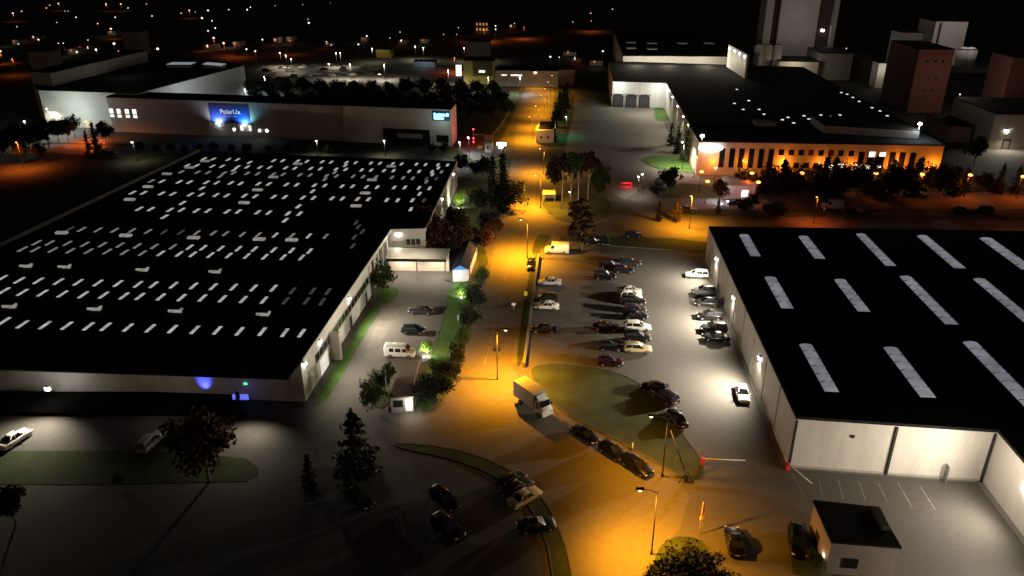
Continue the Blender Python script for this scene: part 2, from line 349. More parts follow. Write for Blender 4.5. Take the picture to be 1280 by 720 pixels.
ent = wA - fa * 14.6 - inw * 1.3; light(hall, ent + Vector((0, 0, .9)), (.07, .09, 1), 900, 62, (inw.x * .6, inw.y * .6, .8), rad=.3, blend=1)
# skylights: rows read off the roof
rows_near = {
 'bright': [(5,401),(28,405),(56,406),(83.5,406.6),(110.6,407.5),(132,408),(160,409),(187.7,410),(215.6,411),(243.5,411.8),(271.6,412.5),(299.4,413.7),(327.7,414),(355.9,415.4),(377,416),
  (5,363),(28,365),(53,366),(78,367),(104,368),(129.5,368.5),(155,369.5),(175,370),(201,370.8),(227,371.6),(253,372),(278,373),(304,374),(330,374.7),
  (2,347.5),(24,350),(48,350.5),(73,351.6),(97.5,352.5),(122.5,353.3),(147.5,354),(172.5,355),(192,355.5),(217,356),(242,357),(266.5,358),(292,358.5),(317,359.5),(342,359.7),
  (201,316.3),(224,317),(241,317.5),(263,318.5),(286,319),(308.5,319.6),(331,320.6),(354,321),(377,321.5),(237,308.6),(254,309.3),(276,310),(298,310.5),(318,311),(342,312),(364.6,312.6),(387,313.4),(344,293.5),(386,294.6)],
 'mid': [(28,311),(44,311.4),(66,312),(88,313),(110.6,313.6),(134,314),(155.6,315),(178,316),(45.6,303),(62,303.4),(84,304),(106,305),(128,305.5),(150,306),(171.6,307),(193,307.6),(216,308),
  (102,286.4),(122.5,287),(143,287.6),(164.6,288),(185,289),(246,290.6),(266.6,291),(282,291.6),(303,292.6),(323,293),(365,294),(407,295)],
 'dim': [(357,375.5),(383,375.8),(402.7,376.5),(365.6,363),(390.6,363.5),(410,364),(87,286),(205,289.6),(226,290)]}
rows_far = {
 'bright': [(174,260.6),(188.6,261),(212.5,262),(226.9,262),(245.4,263),(260,263),(284,264),(298,264),(322,265),(336,265.5),(360,266.5),(374.6,266.7),(205.6,270.6),(356.5,275),
  (165.6,240.5),(179.5,240.7),(202,241.5),(216,242),(238,242.7),(251.6,243),(270,243.4),(283.4,244),(305.6,244.3),(319,245),(342,245.7),(356,246),(378.6,246.7),(392,247),(415,247.6),(428,248),(447,248.4),(460.6,248.7),(483.5,249.7),(497,250),(515.5,250),
  (228,253.4),(373,257.6),(513.7,261),(202.5,226.3),(224,227),(237,227.3),(258,227.6),(271,228),(288.6,228.4),(301,229),(323,229.5),(336,229.7),(358,230.3),(371,230.6),(393,231.3),(406,231.6),(427.5,232.5),(440.8,232.5),(458,233.4),(471.5,233.6),(492.7,234),(506,234),(523.7,234.6),(537,235),
  (252.6,235),(390.6,238.8),(524.5,242),(234,206.4),(246,206.5),(265.6,207.4),(277.6,207.5),(297,208.2),(309,208.4),(325,208.8),(337,209),(357,209.5),(368.6,210),(388.5,210.3),(400.4,210.6),(420,211.2),(432,211.5),(452,212.2),(464,212.3),(480,213),(492,213),(511.6,213.7),(524,214),(540,214.5),
  (292.5,212),(540.5,218),(255,198),(266.6,198.5),(285.5,199),(296.8,199.2),(312,202.7),(342,200.5),(353.4,200.6),(372,201),(383.6,201.5),(402.7,202),(414,202.4),(433,202.8),(444.7,203),(463.7,203.6),(475,203.8),(491,204.3),(502,204.6),(520.5,205),(532,205.4),(547.5,205.7),(559.4,206),(431.6,206.5),(548,209.5)],
 'mid': [(189,226),(226.6,214.4),(247,215),(260,215.4),(280,216),(292,216),(309,216.4),(322,216.8),(341.6,217.4),(354,217.6),(375,218.3),(387.6,218.6),(408,219.3),(420.6,219.6),(441.5,220),(453.8,220.6),(470,220.8),(490,221.4),(504,222),(516,222.6),(275,220.3),(406,223.7),(418.4,215.2),(533,226.8),(552,214.6)],
 'dim': [(530,250),(533,223),(545.5,223),(448,283),(453,289),(443,296),(441,307),(445,278)]}
KM = {'bright': sky_bright, 'mid': sky_mid, 'dim': sky_dim}
def sky_box(b, px, mi): b.box(G(px[0], px[1], LH + .45) - Vector((0, 0, .11)), .52 if px[1] > 275 else .66, 2.6, .1, -YAW, mi)
for k, l in rows_near.items():
    for q in l: b = MB(); sky_box(b, q, 0); b.obj('skylight', KM[k], hall)
b = MB()
for i, (k, l) in enumerate(rows_far.items()):
    for q in l: sky_box(b, q, i)
o = b.obj('skylight', [sky_bright, sky_mid, sky_dim], hall); o['kind'] = 'stuff'
for x, y in ((34,331),(82,332),(179,335.7),(269.6,338),(13.5,381.4),(119.5,384.4),(220.5,387),(330,391)):
    p = G(x, y, LH + .8); b = MB(); b.box(p - Vector((0, 0, .44)), 1.5, .5, .3, -YAW); b.box(p - D * .62 + Vector((0, 0, -.1)), 2.0, .35, .3, -YAW, 0); b.box(p + T * .9 - D * .3 + Vector((0, 0, .0)), .3, .9, .3, -YAW, 0)
    b.obj('roof_vent', vent_lit, hall)
for x, y in ((77,290.6),(157,294),(242,296.7),(324,298.6),(364.5,299.5),(185,233),(162,249),(208.5,217),(256,201),(237,209),(305,253),(322,237),(341.6,221),(372,204.5),(465,224.5),(456.5,241),(445,257),(489,207.6)):
    b = MB(); b.box(G(x, y, LH + .6) - Vector((0, 0, .24)), 2.3, .9, .4, -YAW); b.obj('roof_vent', vent_lit if y > 230 else sky_mid, hall)
# --- low black slab put in for the band of shade before the hall
shadem = mat('shade_black', (.006, .006, .006), .95, var=.3, spec=.02)
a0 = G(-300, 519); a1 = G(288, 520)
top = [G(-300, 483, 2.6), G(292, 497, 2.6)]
ax = thing('shade_slab', 'low flat black platform along the front of the skylit hall', 'platform', ((a0.x + a1.x) / 2, a0.y, 0))
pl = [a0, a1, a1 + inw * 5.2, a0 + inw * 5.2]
b = MB(); b.prism([(p.x, p.y) for p in pl], 0, .7); b.obj('shade_slab_base', shadem, ax)
b = MB(); b.prism([(p.x, p.y) for p in (a0 - inw * .3, a1 - inw * .3 + fa * .3, a1 + inw * 5.1 + fa * .3, a0 + inw * 5.1)], 2.603 - 1.9, .8); b.obj('shade_slab_top', shadem, ax)
sg = thing('entrance_sign', 'small glowing blue sign box beside the hall entrance', 'sign', G(284, 512) + Vector((2.2, 0, 0)))
sp = sg.location
b = MB(); b.tube([(0, 0, 0), (0, 0, 2)], .05); b.obj('pole', steel, sg, (0, 0, 0))
b = MB(); b.box((0, 0, 1.7), 2.2, .2, .8); b.obj('sign_panel', emat('blue_sign', (.16, .18, 1), .9), sg, (0, 0, 0))
# --- loading canopy in the side yard
cz = 4.3; q = [G(485, 311, cz), G(562, 312, cz), G(558, 326, cz), G(482, 325, cz)]
cn = thing('loading_canopy', 'pale flat canopy across the side yard of the skylit hall', 'canopy', (q[0] + q[2]) / 2 - Vector((0, 0, cz)))
b = MB(); b.prism([(p.x, p.y) for p in q], cz, cz + .25); b.obj('roof', mat('canopy_sheet', (.5, .48, .42), .6, var=.2, scale=.8), cn)
b = MB(); kp = [q[3], q[2]]; n = D * .1; b.prism([(q[3] - n)[:2], (q[2] - n)[:2], (q[2] - n * .05)[:2], (q[3] - n * .05)[:2]], cz - .25, cz + .3); b.obj('gutter', darkm, cn)
for k in (.03, .5, .97):
    for u, w in ((q[3], q[2]), (q[0], q[1])):
        b = MB(); p = u + (w - u) * k + (D * .4 if u == q[3] else -D * .4); b.box((p.x, p.y, 0), .2, .2, cz, -YAW); b.obj('post', steel, cn)
b = MB(); b.prism([(p.x, p.y) for p in (q[0] - D * 1.2, q[1] - D * 1.2, q[1] - D * 1.0, q[0] - D * 1.0)], 0, cz - .02); b.obj('rear_wall', cladw, cn)
c0 = (q[0] + q[2]) / 2
for k in (-3, 4): light(cn, c0 + T * k - D * 1 + Vector((0, 0, -.5)), WHT, 900, 160, rad=.2)
light(cn, c0 + Vector((0, 0, 7)) - D * 3, WHT, 1800, 118, rad=.3, blend=1)  # bare light added above the canopy, no lamp body
# --- long shed with blue gable
kz = 2.6; k0 = G(566, 353); k1 = G(585, 352); kl = D * 15
sh = thing('garden_shed', 'long narrow white shed with a bright blue gable end', 'shed', (k0 + k1) / 2)
b = MB(); b.prism([(p.x, p.y) for p in (k0, k1, k1 + kl, k0 + kl)], 0, kz); b.obj('wall', clad, sh)
ap = (k0 + k1) / 2 + Vector((0, 0, kz + .9))
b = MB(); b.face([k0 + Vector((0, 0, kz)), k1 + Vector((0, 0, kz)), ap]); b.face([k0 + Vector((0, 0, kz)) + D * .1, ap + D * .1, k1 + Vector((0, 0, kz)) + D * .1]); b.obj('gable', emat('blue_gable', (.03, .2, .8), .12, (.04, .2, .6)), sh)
b = MB(); o1 = T * .25; e0 = k0 - o1 + Vector((0, 0, kz - .1)); e1 = k1 + o1 + Vector((0, 0, kz - .1)); s0 = D * .05
b.loft([[e0 + s0, ap + s0, e1 + s0, e1 + s0 + Vector((0, 0, .12)), ap + s0 + Vector((0, 0, .14)), e0 + s0 + Vector((0, 0, .12))], [x + kl + s0 for x in (e0, ap, e1, e1 + Vector((0, 0, .12)), ap + Vector((0, 0, .14)), e0 + Vector((0, 0, .12)))]], 0, True, False)
b.obj('roof', mat('shed_roof', (.05, .055, .08), .7, var=.3), sh)
b = MB(); wall_rect(b, k1, D, T, 2, 3, 0, 2, .05); b.obj('door', darkm, sh)
light(sh, (k0 + k1) / 2 - D * 2.2 + Vector((0, 0, 1.6)), (.95, .97, 1), 150, rad=.2)  # bare fill added to whiten the shed front
def ground_spot(px, label, kind, power, aim, spot=120):
    p = G(*px); t = thing('ground_spotlight', label, 'spotlight', p)
    b = MB(); b.tube([(0, 0, 0), (0, 0, .35)], .05); b.obj('pole', darkm, t, (0, 0, 0))
    b = MB(); b.box((0, 0, .35), .2, .2, .15); b.obj('lens', LENS[kind][0], t, (0, 0, 0))
    light(t, (0, -.1, .75), LENS[kind][1], power, spot, aim, rad=.1, local=True)
ground_spot((577, 374), 'low garden spotlight in the grass before the blue-gabled shed', 'wht', 700, (0, 1, .3), 160)
ground_spot((530, 449), 'low garden spotlight shining into the bush near the white minibus', 'wht', 900, (.6, 1, .4), 160)
ground_spot((573, 262), 'low garden spotlight under the hedge by the far lit yard', 'wht', 1500, (.1, 1, .5), 160)
# --- right hall
RH = 7.3
rA = G(995, 524, RH); rB = G(1247, 541, RH); rQ = G(886, 285, RH); rQ2 = G(1280, 291, RH)
for v in (rA, rB, rQ, rQ2): v.z = 0
rC = rB - D * 46; rDn = rC + T * 80; rE = rQ + (rQ2 - rQ).normalized() * 112
rh = thing('storage_hall', 'large black-roofed hall with long diagonal strip skylights', 'warehouse', (rA + rE) / 2)
pl = [rA, rB, rC, rDn, rE, rQ]
b = MB(); b.prism([(p.x, p.y) for p in pl], 0, RH); b.obj('wall', mat('cladding_pale', (.56, .53, .50), .6, var=.12, scale=.7, stretch=(1, 1, .12)), rh)
b = MB(); b.prism([(p.x, p.y) for p in pl], RH + .003, RH + .4); b.obj('roof', roofm, rh)
ra = (rB - rA).normalized(); ro = Vector((ra.y, -ra.x, 0)); FL = (rB - rA).length
for s in (.12, FL * .51, FL - .25):
    b = MB(); wall_rect(b, rA, ra, ro, s - .14, s + .14, 0, RH - .1, .2); b.obj('downpipe', darkm, rh)
b = MB(); wall_rect(b, rA, ra, ro, FL * .8, FL * .8 + .1, 0, 2.4, .9); b.obj('door_rail', steel, rh)
b = MB(); wall_rect(b, rA, ra, ro, 6.8, 7.2, 5.2, 5.6, .15); b.obj('junction_box', darkm, rh)
b = MB()
wall_rect(b, rA, ra, ro, .4, FL - .5, .0, .45, .06); b.obj('panel_seam', cladg, rh)
for q in ([(924,293),(936,293),(951,319),(939,319)], [(999,295),(1009,295),(1032,322),(1020,322)], [(1068,292),(1080,292),(1122,331),(1110,331)], [(1144,294),(1157,294),(1210,334),(1196,334)], [(1223,297),(1240,297),(1295,336),(1280,336)],
          [(957,346),(971,346),(991,384),(976,384)], [(1045,349),(1058,349),(1087,388),(1071,388)], [(1126,345),(1140,345),(1197,404),(1181,404)], [(1217,348),(1232,348),(1302,406),(1286,406)],
          [(1001,430),(1016,430),(1048,488),(1030,488)], [(1107,434),(1124,434),(1168,495),(1149,495)], [(1206,427),(1224,427),(1304,512),(1284,512)]):
    if q[0] == (999, 295): q = [(999, 295), (1011, 295), (1031, 322), (1018, 322)]
    pts = [G(x, y, RH + .6) for x, y in q]; c = sum(pts, Vector()) / 4
    ln = ((pts[3] + pts[2]) / 2 - (pts[0] + pts[1]) / 2).length; w = ((pts[1] - pts[0]).length + (pts[2] - pts[3]).length) / 2
    b = MB(); rings = []
    for s in (-.5, .5):
        o = c - D * ln * s; rings.append([Vector((o.x, o.y, 0)) + T * (w * x) + Vector((0, 0, RH + .4 + z)) for x, z in ((-.5, .004), (-.47, .12), (-.25, .24), (0, .28), (.25, .24), (.47, .12), (.5, .004))])
    b.loft(rings, 0, True)
    for k in range(1, max(3, int(ln / 2))):
        o = c - D * ln * (k / max(3, int(ln / 2)) - .5); b.prism([(o + T * w * .5 + D * .04)[:2], (o - T * w * .5 + D * .04)[:2], (o - T * w * .5 - D * .04)[:2], (o + T * w * .5 - D * .04)[:2]], RH + .41, RH + .66, 1)
    b.obj('strip_skylight', [strip_lit, cladg], rh)
lw = (rQ - rA).normalized(); lo_ = Vector((-lw.y, lw.x, 0)); LWL = (rQ - rA).length
for s, pw in ((6, 0), (19, 21000), (40, 25000), (58, 14000)):
    if pw: wall_lamp(rh, rA + lw * s + Vector((0, 0, 5.2)), lo_, 'wht', pw, 178, -.16, .45, .9, 1.0); light(rh, rA + lw * s + lo_ * .5 + Vector((0, 0, 4.8)), WHT, 420, 150, (lo_.x, lo_.y, -2.5), rad=.1)
for s in range(1, 9): b = MB(); wall_rect(b, rA, lw, lo_, s * LWL / 9 - .1, s * LWL / 9 + .1, 0, RH - .1, .12); b.obj('pilaster', clad, rh)
pw_ = rB - D * 7.6; wall_lamp(rh, Vector((pw_.x, pw_.y, 5.0)), -T, 'wht', 5200, 178, -.1, .5, 1.2, 1.0)
pw_ = rB - D * 22; wall_lamp(rh, Vector((pw_.x, pw_.y, 5)), -T, 'wht', 8000, 178, -.15, .5, 1.0, 1.0)
light(rh, rA + ra * 17 - D * 7 + Vector((0, 0, 8.0)), WHT, 1500, rad=.4)  # bare light added to brighten the right part of the front wall
kerbline(rA, rQ, -.6); kerbline(rC, rB, -.7); kerbline(rB, rA, -.25)
struct(mb.obj('kerb', concrete))
# --- small brick-sided building bottom right
sz = 4.2; q = [G(1018, 628, sz), G(1096, 637, sz), G(1124, 685, sz), G(1040, 678, sz)]
sb = building('utility_building', 'small square building with a flat black roof in the right courtyard', [(p.x, p.y) for p in q], sz, mat('plaster_mauve', (.35, .29, .28), .85, var=.2), roofm, .25, .15)
e = (q[2] - q[1]).normalized(); b = MB(); p = q[1] + e * 2 - T * .5; b.box((p.x, p.y, sz + .26), .8, 3.2, .5, -YAW); b.obj('roof_vent', darkm, sb)
b = MB(); wall_rect(b, Vector((q[0].x, q[0].y, 0)), (q[3] - q[0]).normalized(), -T, 2, 3.2, 0, 2.2, .06); b.obj('door', darkm, sb)
b = MB(); wall_rect(b, Vector((q[3].x, q[3].y, 0)), (q[2] - q[3]).normalized(), -D, 1.5, 3, 1, 2.3, .05); b.obj('window', glassd, sb)
p = G(1029, 703); tag(struct(MB().obj('x', darkm)) if False else thing('garden_light', 'pale upright garden light at the corner of the small square building', 'garden light', p), 'pale upright garden light at the corner of the small square building', 'garden light')
gl = bpy.context.scene.objects['garden_light']; b = MB(); b.tube([(0, 0, 0), (0, 0, 1.1)], .06); b.obj('pole', steel, gl, (0, 0, 0)); b = MB(); b.tube([(0, 0, 1.1), (0, 0, 1.6)], .1); b.obj('lens', emat('lens_soft', (1, .95, .7), 1.2), gl, (0, 0, 0)); light(gl, (-.3, -.3, 1.3), WHT, 60, local=True)
# --- long facade building with the blue banner
q = [G(133, 122, 12), G(428, 132, 12), G(564, 137, 12)]
for v in q: v.z = 0
dep = D * 11; fb = thing('banner_building', 'long grey building with a blue banner on its front wall', 'building', (q[0] + q[2]) / 2)
b = MB(); b.prism([(p.x, p.y) for p in (q[0], q[1], q[1] + dep, q[0] + dep)], 0, 12); b.obj('wall', mat('facade_grey', (.40, .385, .365), .75, var=.15, scale=.3), fb)
q1b = q[1] - D * .6; q2b = q[2] - D * .6
b = MB(); b.prism([(p.x, p.y) for p in (q1b, q2b, q2b + dep, q1b + dep)], 0, 12.02); b.obj('end_wall', mat('facade_pale', (.52, .505, .47), .75, var=.12, scale=.3), fb)
b = MB(); b.prism([(p.x, p.y) for p in (q[0] - T * .2, q1b, q1b + dep, q[0] + dep - T * .2)], 12.025, 12.4); b.prism([(p.x, p.y) for p in (q1b + T * .003, q2b + T * .1, q2b + dep + T * .1, q1b + dep + T * .003)], 12.03, 12.4); b.obj('roof', roofm, fb)
ba = (q[2] - q[0]).normalized(); bo = Vector((ba.y, -ba.x, 0)); BL = (q[2] - q[0]).length
ba1 = (q[1] - q[0]).normalized(); bo1 = Vector((ba1.y, -ba1.x, 0))
def s_at(px, o=q[0], al=ba1): # distance along the front wall for a pixel column
    k = (px - 640) / F; best = min(range(0, 1700), key=lambda i: abs((o + al * i * .1).x / ((o + al * i * .1).y * CT + 54 * ST) - k)); return best * .1
ss = [s_at(x) for x in (140, 149.5, 159.5, 169)]
for s in ss:
    for z0, z1 in ((6.5, 8.2), (5.2, 6.1)): b = MB(); wall_rect(b, q[0], ba1, bo1, s - .75, s + .75, z0, z1, .06); b.obj('window', win_warm, fb)
s0, s1 = s_at(264), s_at(312)
bn = part(fb, 'banner', mat('banner_blue', (.02, .05, .32), .6, var=.2, scale=.3), lambda b: wall_rect(b, q[0], ba1, bo1, s0, s1, 4.6, 10.8, .15))
def text(body, size, loc, ang, m, parent, ext=.03):
    c = bpy.data.curves.new('lettering', 'FONT'); c.body = body; c.size = size; c.extrude = ext; c.align_x = 'CENTER'
    o0 = bpy.data.objects.new('lettering_curve', c); COL.objects.link(o0); bpy.context.view_layer.update()
    me = bpy.data.meshes.new_from_object(o0.evaluated_get(bpy.context.evaluated_depsgraph_get())); bpy.data.objects.remove(o0); me.materials.clear()
    o = bpy.data.objects.new('lettering', me); COL.objects.link(o); me.materials.append(m); o.parent = parent
    o.location = loc - parent.location - (parent.parent.location if parent.parent else Vector()); o.rotation_euler = (math.pi / 2, 0, ang); return o
ban = math.atan2(ba1.y, ba1.x)
text('PolarUx', 2.3, q[0] + ba1 * (s0 * .47 + s1 * .53) + bo1 * .2 + Vector((0, 0, 7.9)), ban, emat('banner_letters', (.8, .82, 1), .22, (.8, .8, .8)), bn)
b = MB(); wall_rect(b, q[0], ba1, bo1, s0 * .65 + s1 * .35, s0 * .3 + s1 * .7, 7.0, 7.2, .2); sub(bn, b, 'banner_strap', mat('banner_line', (.3, .35, .6), .6, var=0), None)
for f, c_, k in ((.18, (.75, .8, 1), 'cool'), (.86, (.25, .75, 1), 'cool')):
    p = q[0] + ba1 * (s0 + (s1 - s0) * f) + Vector((0, 0, 4.3)); b = MB(); b.box(p + bo1 * .8, .7, .4, .3, ban); fl_ = b.obj('floodlight', LENS[k][0], fb)
    light(fb, p + bo1 * 1.3 + Vector((0, 0, .4)), c_, 1600, 150, (-bo1.x * .6, -bo1.y * .6, .9), rad=.2)
for x in (300.5, 311): s = s_at(x); b = MB(); wall_rect(b, q[0], ba1, bo1, s - .5, s + .5, 2.2, 4, .06); b.obj('window', win_warm, fb)
for x in (291, 323, 332): s = s_at(x); b = MB(); wall_rect(b, q[0], ba1, bo1, s - .25, s + .25, 2.2, 2.8, .1); b.obj('wall_lamp', b_wht, fb)
ba2 = (q2b - q1b).normalized(); bo2 = Vector((ba2.y, -ba2.x, 0)); bl2 = (q2b - q1b).length
b = MB(); wall_rect(b, q1b, ba2, bo2, bl2 * .37, bl2 * .8, 0, 5.2, .05); gd = b.obj('gateway', mat('dark_opening', (.01, .01, .01), .9, var=0), fb)
b = MB(); wall_rect(b, q1b, ba2, bo2, bl2 * .5, bl2 * .73, 2.2, 3.6, .1); sub(gd, b, 'gate_panel', cladg, None)
b = MB(); wall_rect(b, q1b, ba2, bo2, bl2 * .86, bl2 * .97, 1.2, 3.6, .05); b.obj('window', glassd, fb)
sgn = part(fb, 'roof_sign', mat('sign_blue', (.01, .06, .2), .5, var=0), lambda b: wall_rect(b, q1b, ba2, bo2, bl2 * .83, bl2 * .985, 8.4, 11.6, .12))
b = MB()
for i, (u0, u1, z0, z1) in enumerate(((.845, .86, 9.4, 10.9), (.865, .885, 9.7, 10.6), (.888, .9, 9.6, 10.8), (.905, .92, 9.7, 10.7), (.925, .94, 9.8, 10.7), (.944, .952, 9.9, 10.6), (.957, .978, 9.9, 10.9), (.845, .935, 8.8, 9.45))):
    wall_rect(b, q1b, ba2, bo2, bl2 * u0, bl2 * u1, z0, z1, .22)
sub(sgn, b, 'sign_letters', emat('cyan_letters', (.25, .8, 1), 3), None)
light(fb, q2b + bo2 * 4 - ba2 * 3 + Vector((0, 0, 9)), (.8, 1, .9), 160, rad=.3)  # added fill on the sign corner, no fixture
fwin = fb
# --- old plant behind it on the left
z = 13; q = [G(48, 113, z), G(172, 117, z), G(305, 82, z), G(200, 66, z), G(40, 102, z)]
op = building('old_plant', 'grey plant with a long lit side wall behind the banner building', [(p.x, p.y) for p in q], z, mat('facade_white', (.5, .5, .47), .75, var=.15, scale=.2), roofm, .3, .1)
b = MB(); wall_rect(b, Vector((q[1].x, q[1].y, 0)), (q[2] - q[1]).normalized(), Vector((T.x, T.y, 0)), 22, 34, 3, 6, .1); b.obj('window', glassd, op)
u0, u1 = G(67, 109, z), G(186, 78, z); b = MB(); b.prism([(p.x, p.y) for p in (u0, u1, u1 - T * 10 + D * 3, u0 - T * 10 + D * 3)], z + .31, z + 5); b.obj('upper_storey', cladg, op)
b = MB(); b.prism([(p.x, p.y) for p in (u0, u1, u1 - T * 10 + D * 3, u0 - T * 10 + D * 3)], z + 5.003, z + 5.3); b.obj('upper_roof', roofm, op)
pc = u0 + (u1 - u0) * .5 + T * 14 - D * 10; light(op, (pc.x, pc.y, z + 7), WHT, 260, rad=.4)  # bare fill added for the upper storey
pc = q[1] + (q[2] - q[1]) * .5 + T * 14 - D * 14; light(op, (pc.x, pc.y, 9), COOL, 3000, rad=.4)  # added fill on the long side wall, no fixture
pc = q[0] + (q[1] - q[0]) * .35 - D * 10; light(op, (pc.x, pc.y, 7), (.88, 1, .92), 3200, rad=.4)  # added fill on the plant front, no fixture
for i, (a, c_) in enumerate(((G(208, 79.5, 15), G(238, 79.5, 15)), (G(253, 79.3, 15), G(276, 81.3, 15)))):
    w = building('roof_light_strip', ('thin pale rooflight strip on the old plant, the left one', 'thin pale rooflight strip on the old plant, the right one')[i], [(a.x, a.y), (c_.x, c_.y), (c_.x, c_.y + 6), (a.x, a.y + 6)], 14.6, cladg, emat('pale_strip', (.8, .9, 1), .25), .2, .05, 13.3, 'rooflight')
def tower(name, label, px0, px1, base_y, top_y, m, depth, side='L', n=None):
    a = G(px0, base_y); c = G(px1, base_y); lo, hi = 1, 140
    for _ in range(50):
        md = (lo + hi) / 2; yy = (a.y * CT - (md - H) * ST); yp = 360 - F * ((a.y * ST + (md - H) * CT)) / yy
        if yp > top_y: lo = md
        else: hi = md
    c = Vector((c.x, a.y - T.y * 0 , 0)); al = T * ((c - a).length); return building(name, label, [(a.x, a.y), ((a + al).x, (a + al).y), ((a + al + D * depth).x, (a + al + D * depth).y), ((a + D * depth).x, (a + D * depth).y)], lo, m, roofm), a, al, lo
tower('silo_tower', 'dim square tower at the left edge, nearest the grey plant', 42, 64, 96, 65, cladg, 12)
tower('silo_tower', 'dim tall tower behind the grey plant, right of the square one', 158, 178, 70, 40, mat('cladding_dim', (.2, .2, .2), .7, var=.2), 12)
# --- dairy-like factory with docks and orange-lit office
z = 10; q = [G(766, 102, z), G(833, 104, z), G(874, 176, z), G(1181, 181, z)]
for v in q: v.z = 0
back = q[0] + D * 75; back2 = q[3] + D * 240
fx = thing('office_factory', 'wide factory whose office front glows orange behind dark trees', 'factory', (q[2] + q[3]) / 2)
ofx = D * 22
b = MB(); b.prism([(p.x, p.y) for p in (q[0], q[1], q[2] + ofx + T * .0, q[3] + ofx, q[3] + D * 150, q[0] + D * 60)], 0, z); b.obj('wall', clad, fx)
b = MB(); b.prism([(p.x, p.y) for p in (q[0], q[1], q[2] + ofx, q[3] + ofx, q[3] + D * 150, q[0] + D * 60)], z + .003, z + .4); b.obj('roof', roofm, fx)
b = MB(); b.prism([(p.x, p.y) for p in (q[2], q[3], q[3] + ofx - D * .01, q[2] + ofx - D * .01)], 0, z - .3); b.obj('office_wall', cladw, fx)
b = MB(); b.prism([(p.x, p.y) for p in (q[2] - D * .3, q[3] - D * .3, q[3] + ofx - D * .02, q[2] + ofx - D * .02)], z - .295, z + .1); b.obj('office_roof', roofm, fx)
oa = (q[3] - q[2]).normalized(); oo = Vector((oa.y, -oa.x, 0)); OL = (q[3] - q[2]).length
def osx(px): return (px - 874) / (1181 - 874) * OL
for px in (905, 918, 930, 942.5, 955, 967.5): b = MB(); wall_rect(b, q[2], oa, oo, osx(px) - .75, osx(px) + .75, 2.4, 8, .06); b.obj('window', glassd, fx)
for px in (980, 992.5, 1005, 1017.5, 1030, 1042.5, 1055, 1068): b = MB(); wall_rect(b, q[2], oa, oo, osx(px) - .75, osx(px) + .75, 6.3, 7.9, .06); b.obj('window', glassd if px not in (1042.5, 1017.5) else mat('dark_red_pane', (.08, .02, .015), .3, var=0), fx)
for px in (1001, 1014, 1026, 1040): b = MB(); wall_rect(b, q[2], oa, oo, osx(px) - .75, osx(px) + .75, 2.6, 4.2, .06); b.obj('window', glassd, fx)
for px in (1081, 1093, 1106.5, 1120, 1132, 1145): b = MB(); wall_rect(b, q[2], oa, oo, osx(px) - .8, osx(px) + .8, 2.2, 7.6, .06); b.obj('window', glassd, fx)
for px, z0, z1 in ((1094, 6.2, 7.7), (1107, 6.4, 7.6), (1046, 2.9, 4.3), (1057, 2.9, 4.2), (1080, 2.7, 4), (1092, 2.6, 3.8), (1104, 2.4, 4)): b = MB(); wall_rect(b, q[2], oa, oo, osx(px) - .85, osx(px) + .85, z0, z1, .1); b.obj('window', win_warm, fx)
b = MB(); c_ = q[2] + oa * osx(889) + oo * .6; rings = []
for s in (-1, -.96, -.8, -.4, 0, .4, .8, .96, 1):
    hh = math.sqrt(max(.02, 1 - s * s)); pc = c_ + oa * s * 3.4
    rings.append([pc + oo * .25 + Vector((0, 0, 8.2 - hh * 1.1)), pc - oo * .25 + Vector((0, 0, 8.2 - hh * 1.1)), pc - oo * .25 + Vector((0, 0, 8.3 + hh * .75)), pc + oo * .25 + Vector((0, 0, 8.3 + hh * .75))])
b.loft(rings, 0, True, False); b.obj('oval_sign', emat('oval_sign_glow', (1, .96, .9), 6), fx)
light(fx, c_ + oo * 1.2 + Vector((0, 0, 7)), WHT, 40, rad=.4)
for px, pw in ((984, 330), (1125, 460), (1172, 330), (1070, 140), (895, 230), (935, 190), (1030, 180)):
    p = q[2] + oa * osx(px) + Vector((0, 0, 4.3)); wall_lamp(fx, p, oo, 'sod', 0, size=.5 if pw > 1000 else .2)
    light(fx, p + oo * 1.6 + Vector((0, 0, -.2)), (1, .24, .014), pw, rad=.3)
sl = (q[2] - q[1]); sln = sl.length; sl.normalize(); sio = Vector((-D.x * 0 - T.x, -T.y, 0))
for f in (.12, .27, .45, .63, .76): wall_lamp(fx, q[1] + sl * sln * f + Vector((0, 0, 9.3)), Vector((sl.y, -sl.x, 0)), 'wht', 2600, 170, -.6, .4, .6)
dk = (q[1] - q[0]).normalized(); dko = Vector((dk.y, -dk.x, 0)); DL = (q[1] - q[0]).length
for k, px in enumerate((774, 790.5, 807)):
    s = (px - 766) / 67 * DL; dd = MB(); wall_rect(dd, q[0], dk, dko, s - 2.3, s + 2.3, 0, 5.2, 1.2); dock = dd.obj('loading_dock', darkm, fx)
    dd = MB(); wall_rect(dd, q[0], dk, dko, s - 1.7, s + 1.7, .6, 4.4, 1.28); sub(dock, dd, 'dock_door', cladd, None)
    dd = MB(); a = q[0] + dk * s + dko * 1.25; dd.tube([a + dk * (2.4 * math.cos(t_)) + Vector((0, 0, 4.2 + 1.5 * math.sin(t_))) for t_ in [math.pi * i / 8 for i in range(9)]] , .12, 6); dd.tube([a - dk * 2.4 + Vector((0, 0, 0)), a - dk * 2.4 + Vector((0, 0, 4.2))], .12); dd.tube([a + dk * 2.4, a + dk * 2.4 + Vector((0, 0, 4.2))], .12); sub(dock, dd, 'dock_frame', clad, None)
for f in (.12, .85): light(fx, q[0] + dk * DL * f + dko * 5 + Vector((0, 0, 8.5)), (.96, 1, .9), 900, rad=.3)  # bare fills added before the dock wall
light(fx, q[0] + dk * DL * .6 + dko * 16 + Vector((0, 0, 9)), WHT, 2200, 170, rad=.3)  # added fill washing the docks from the court side
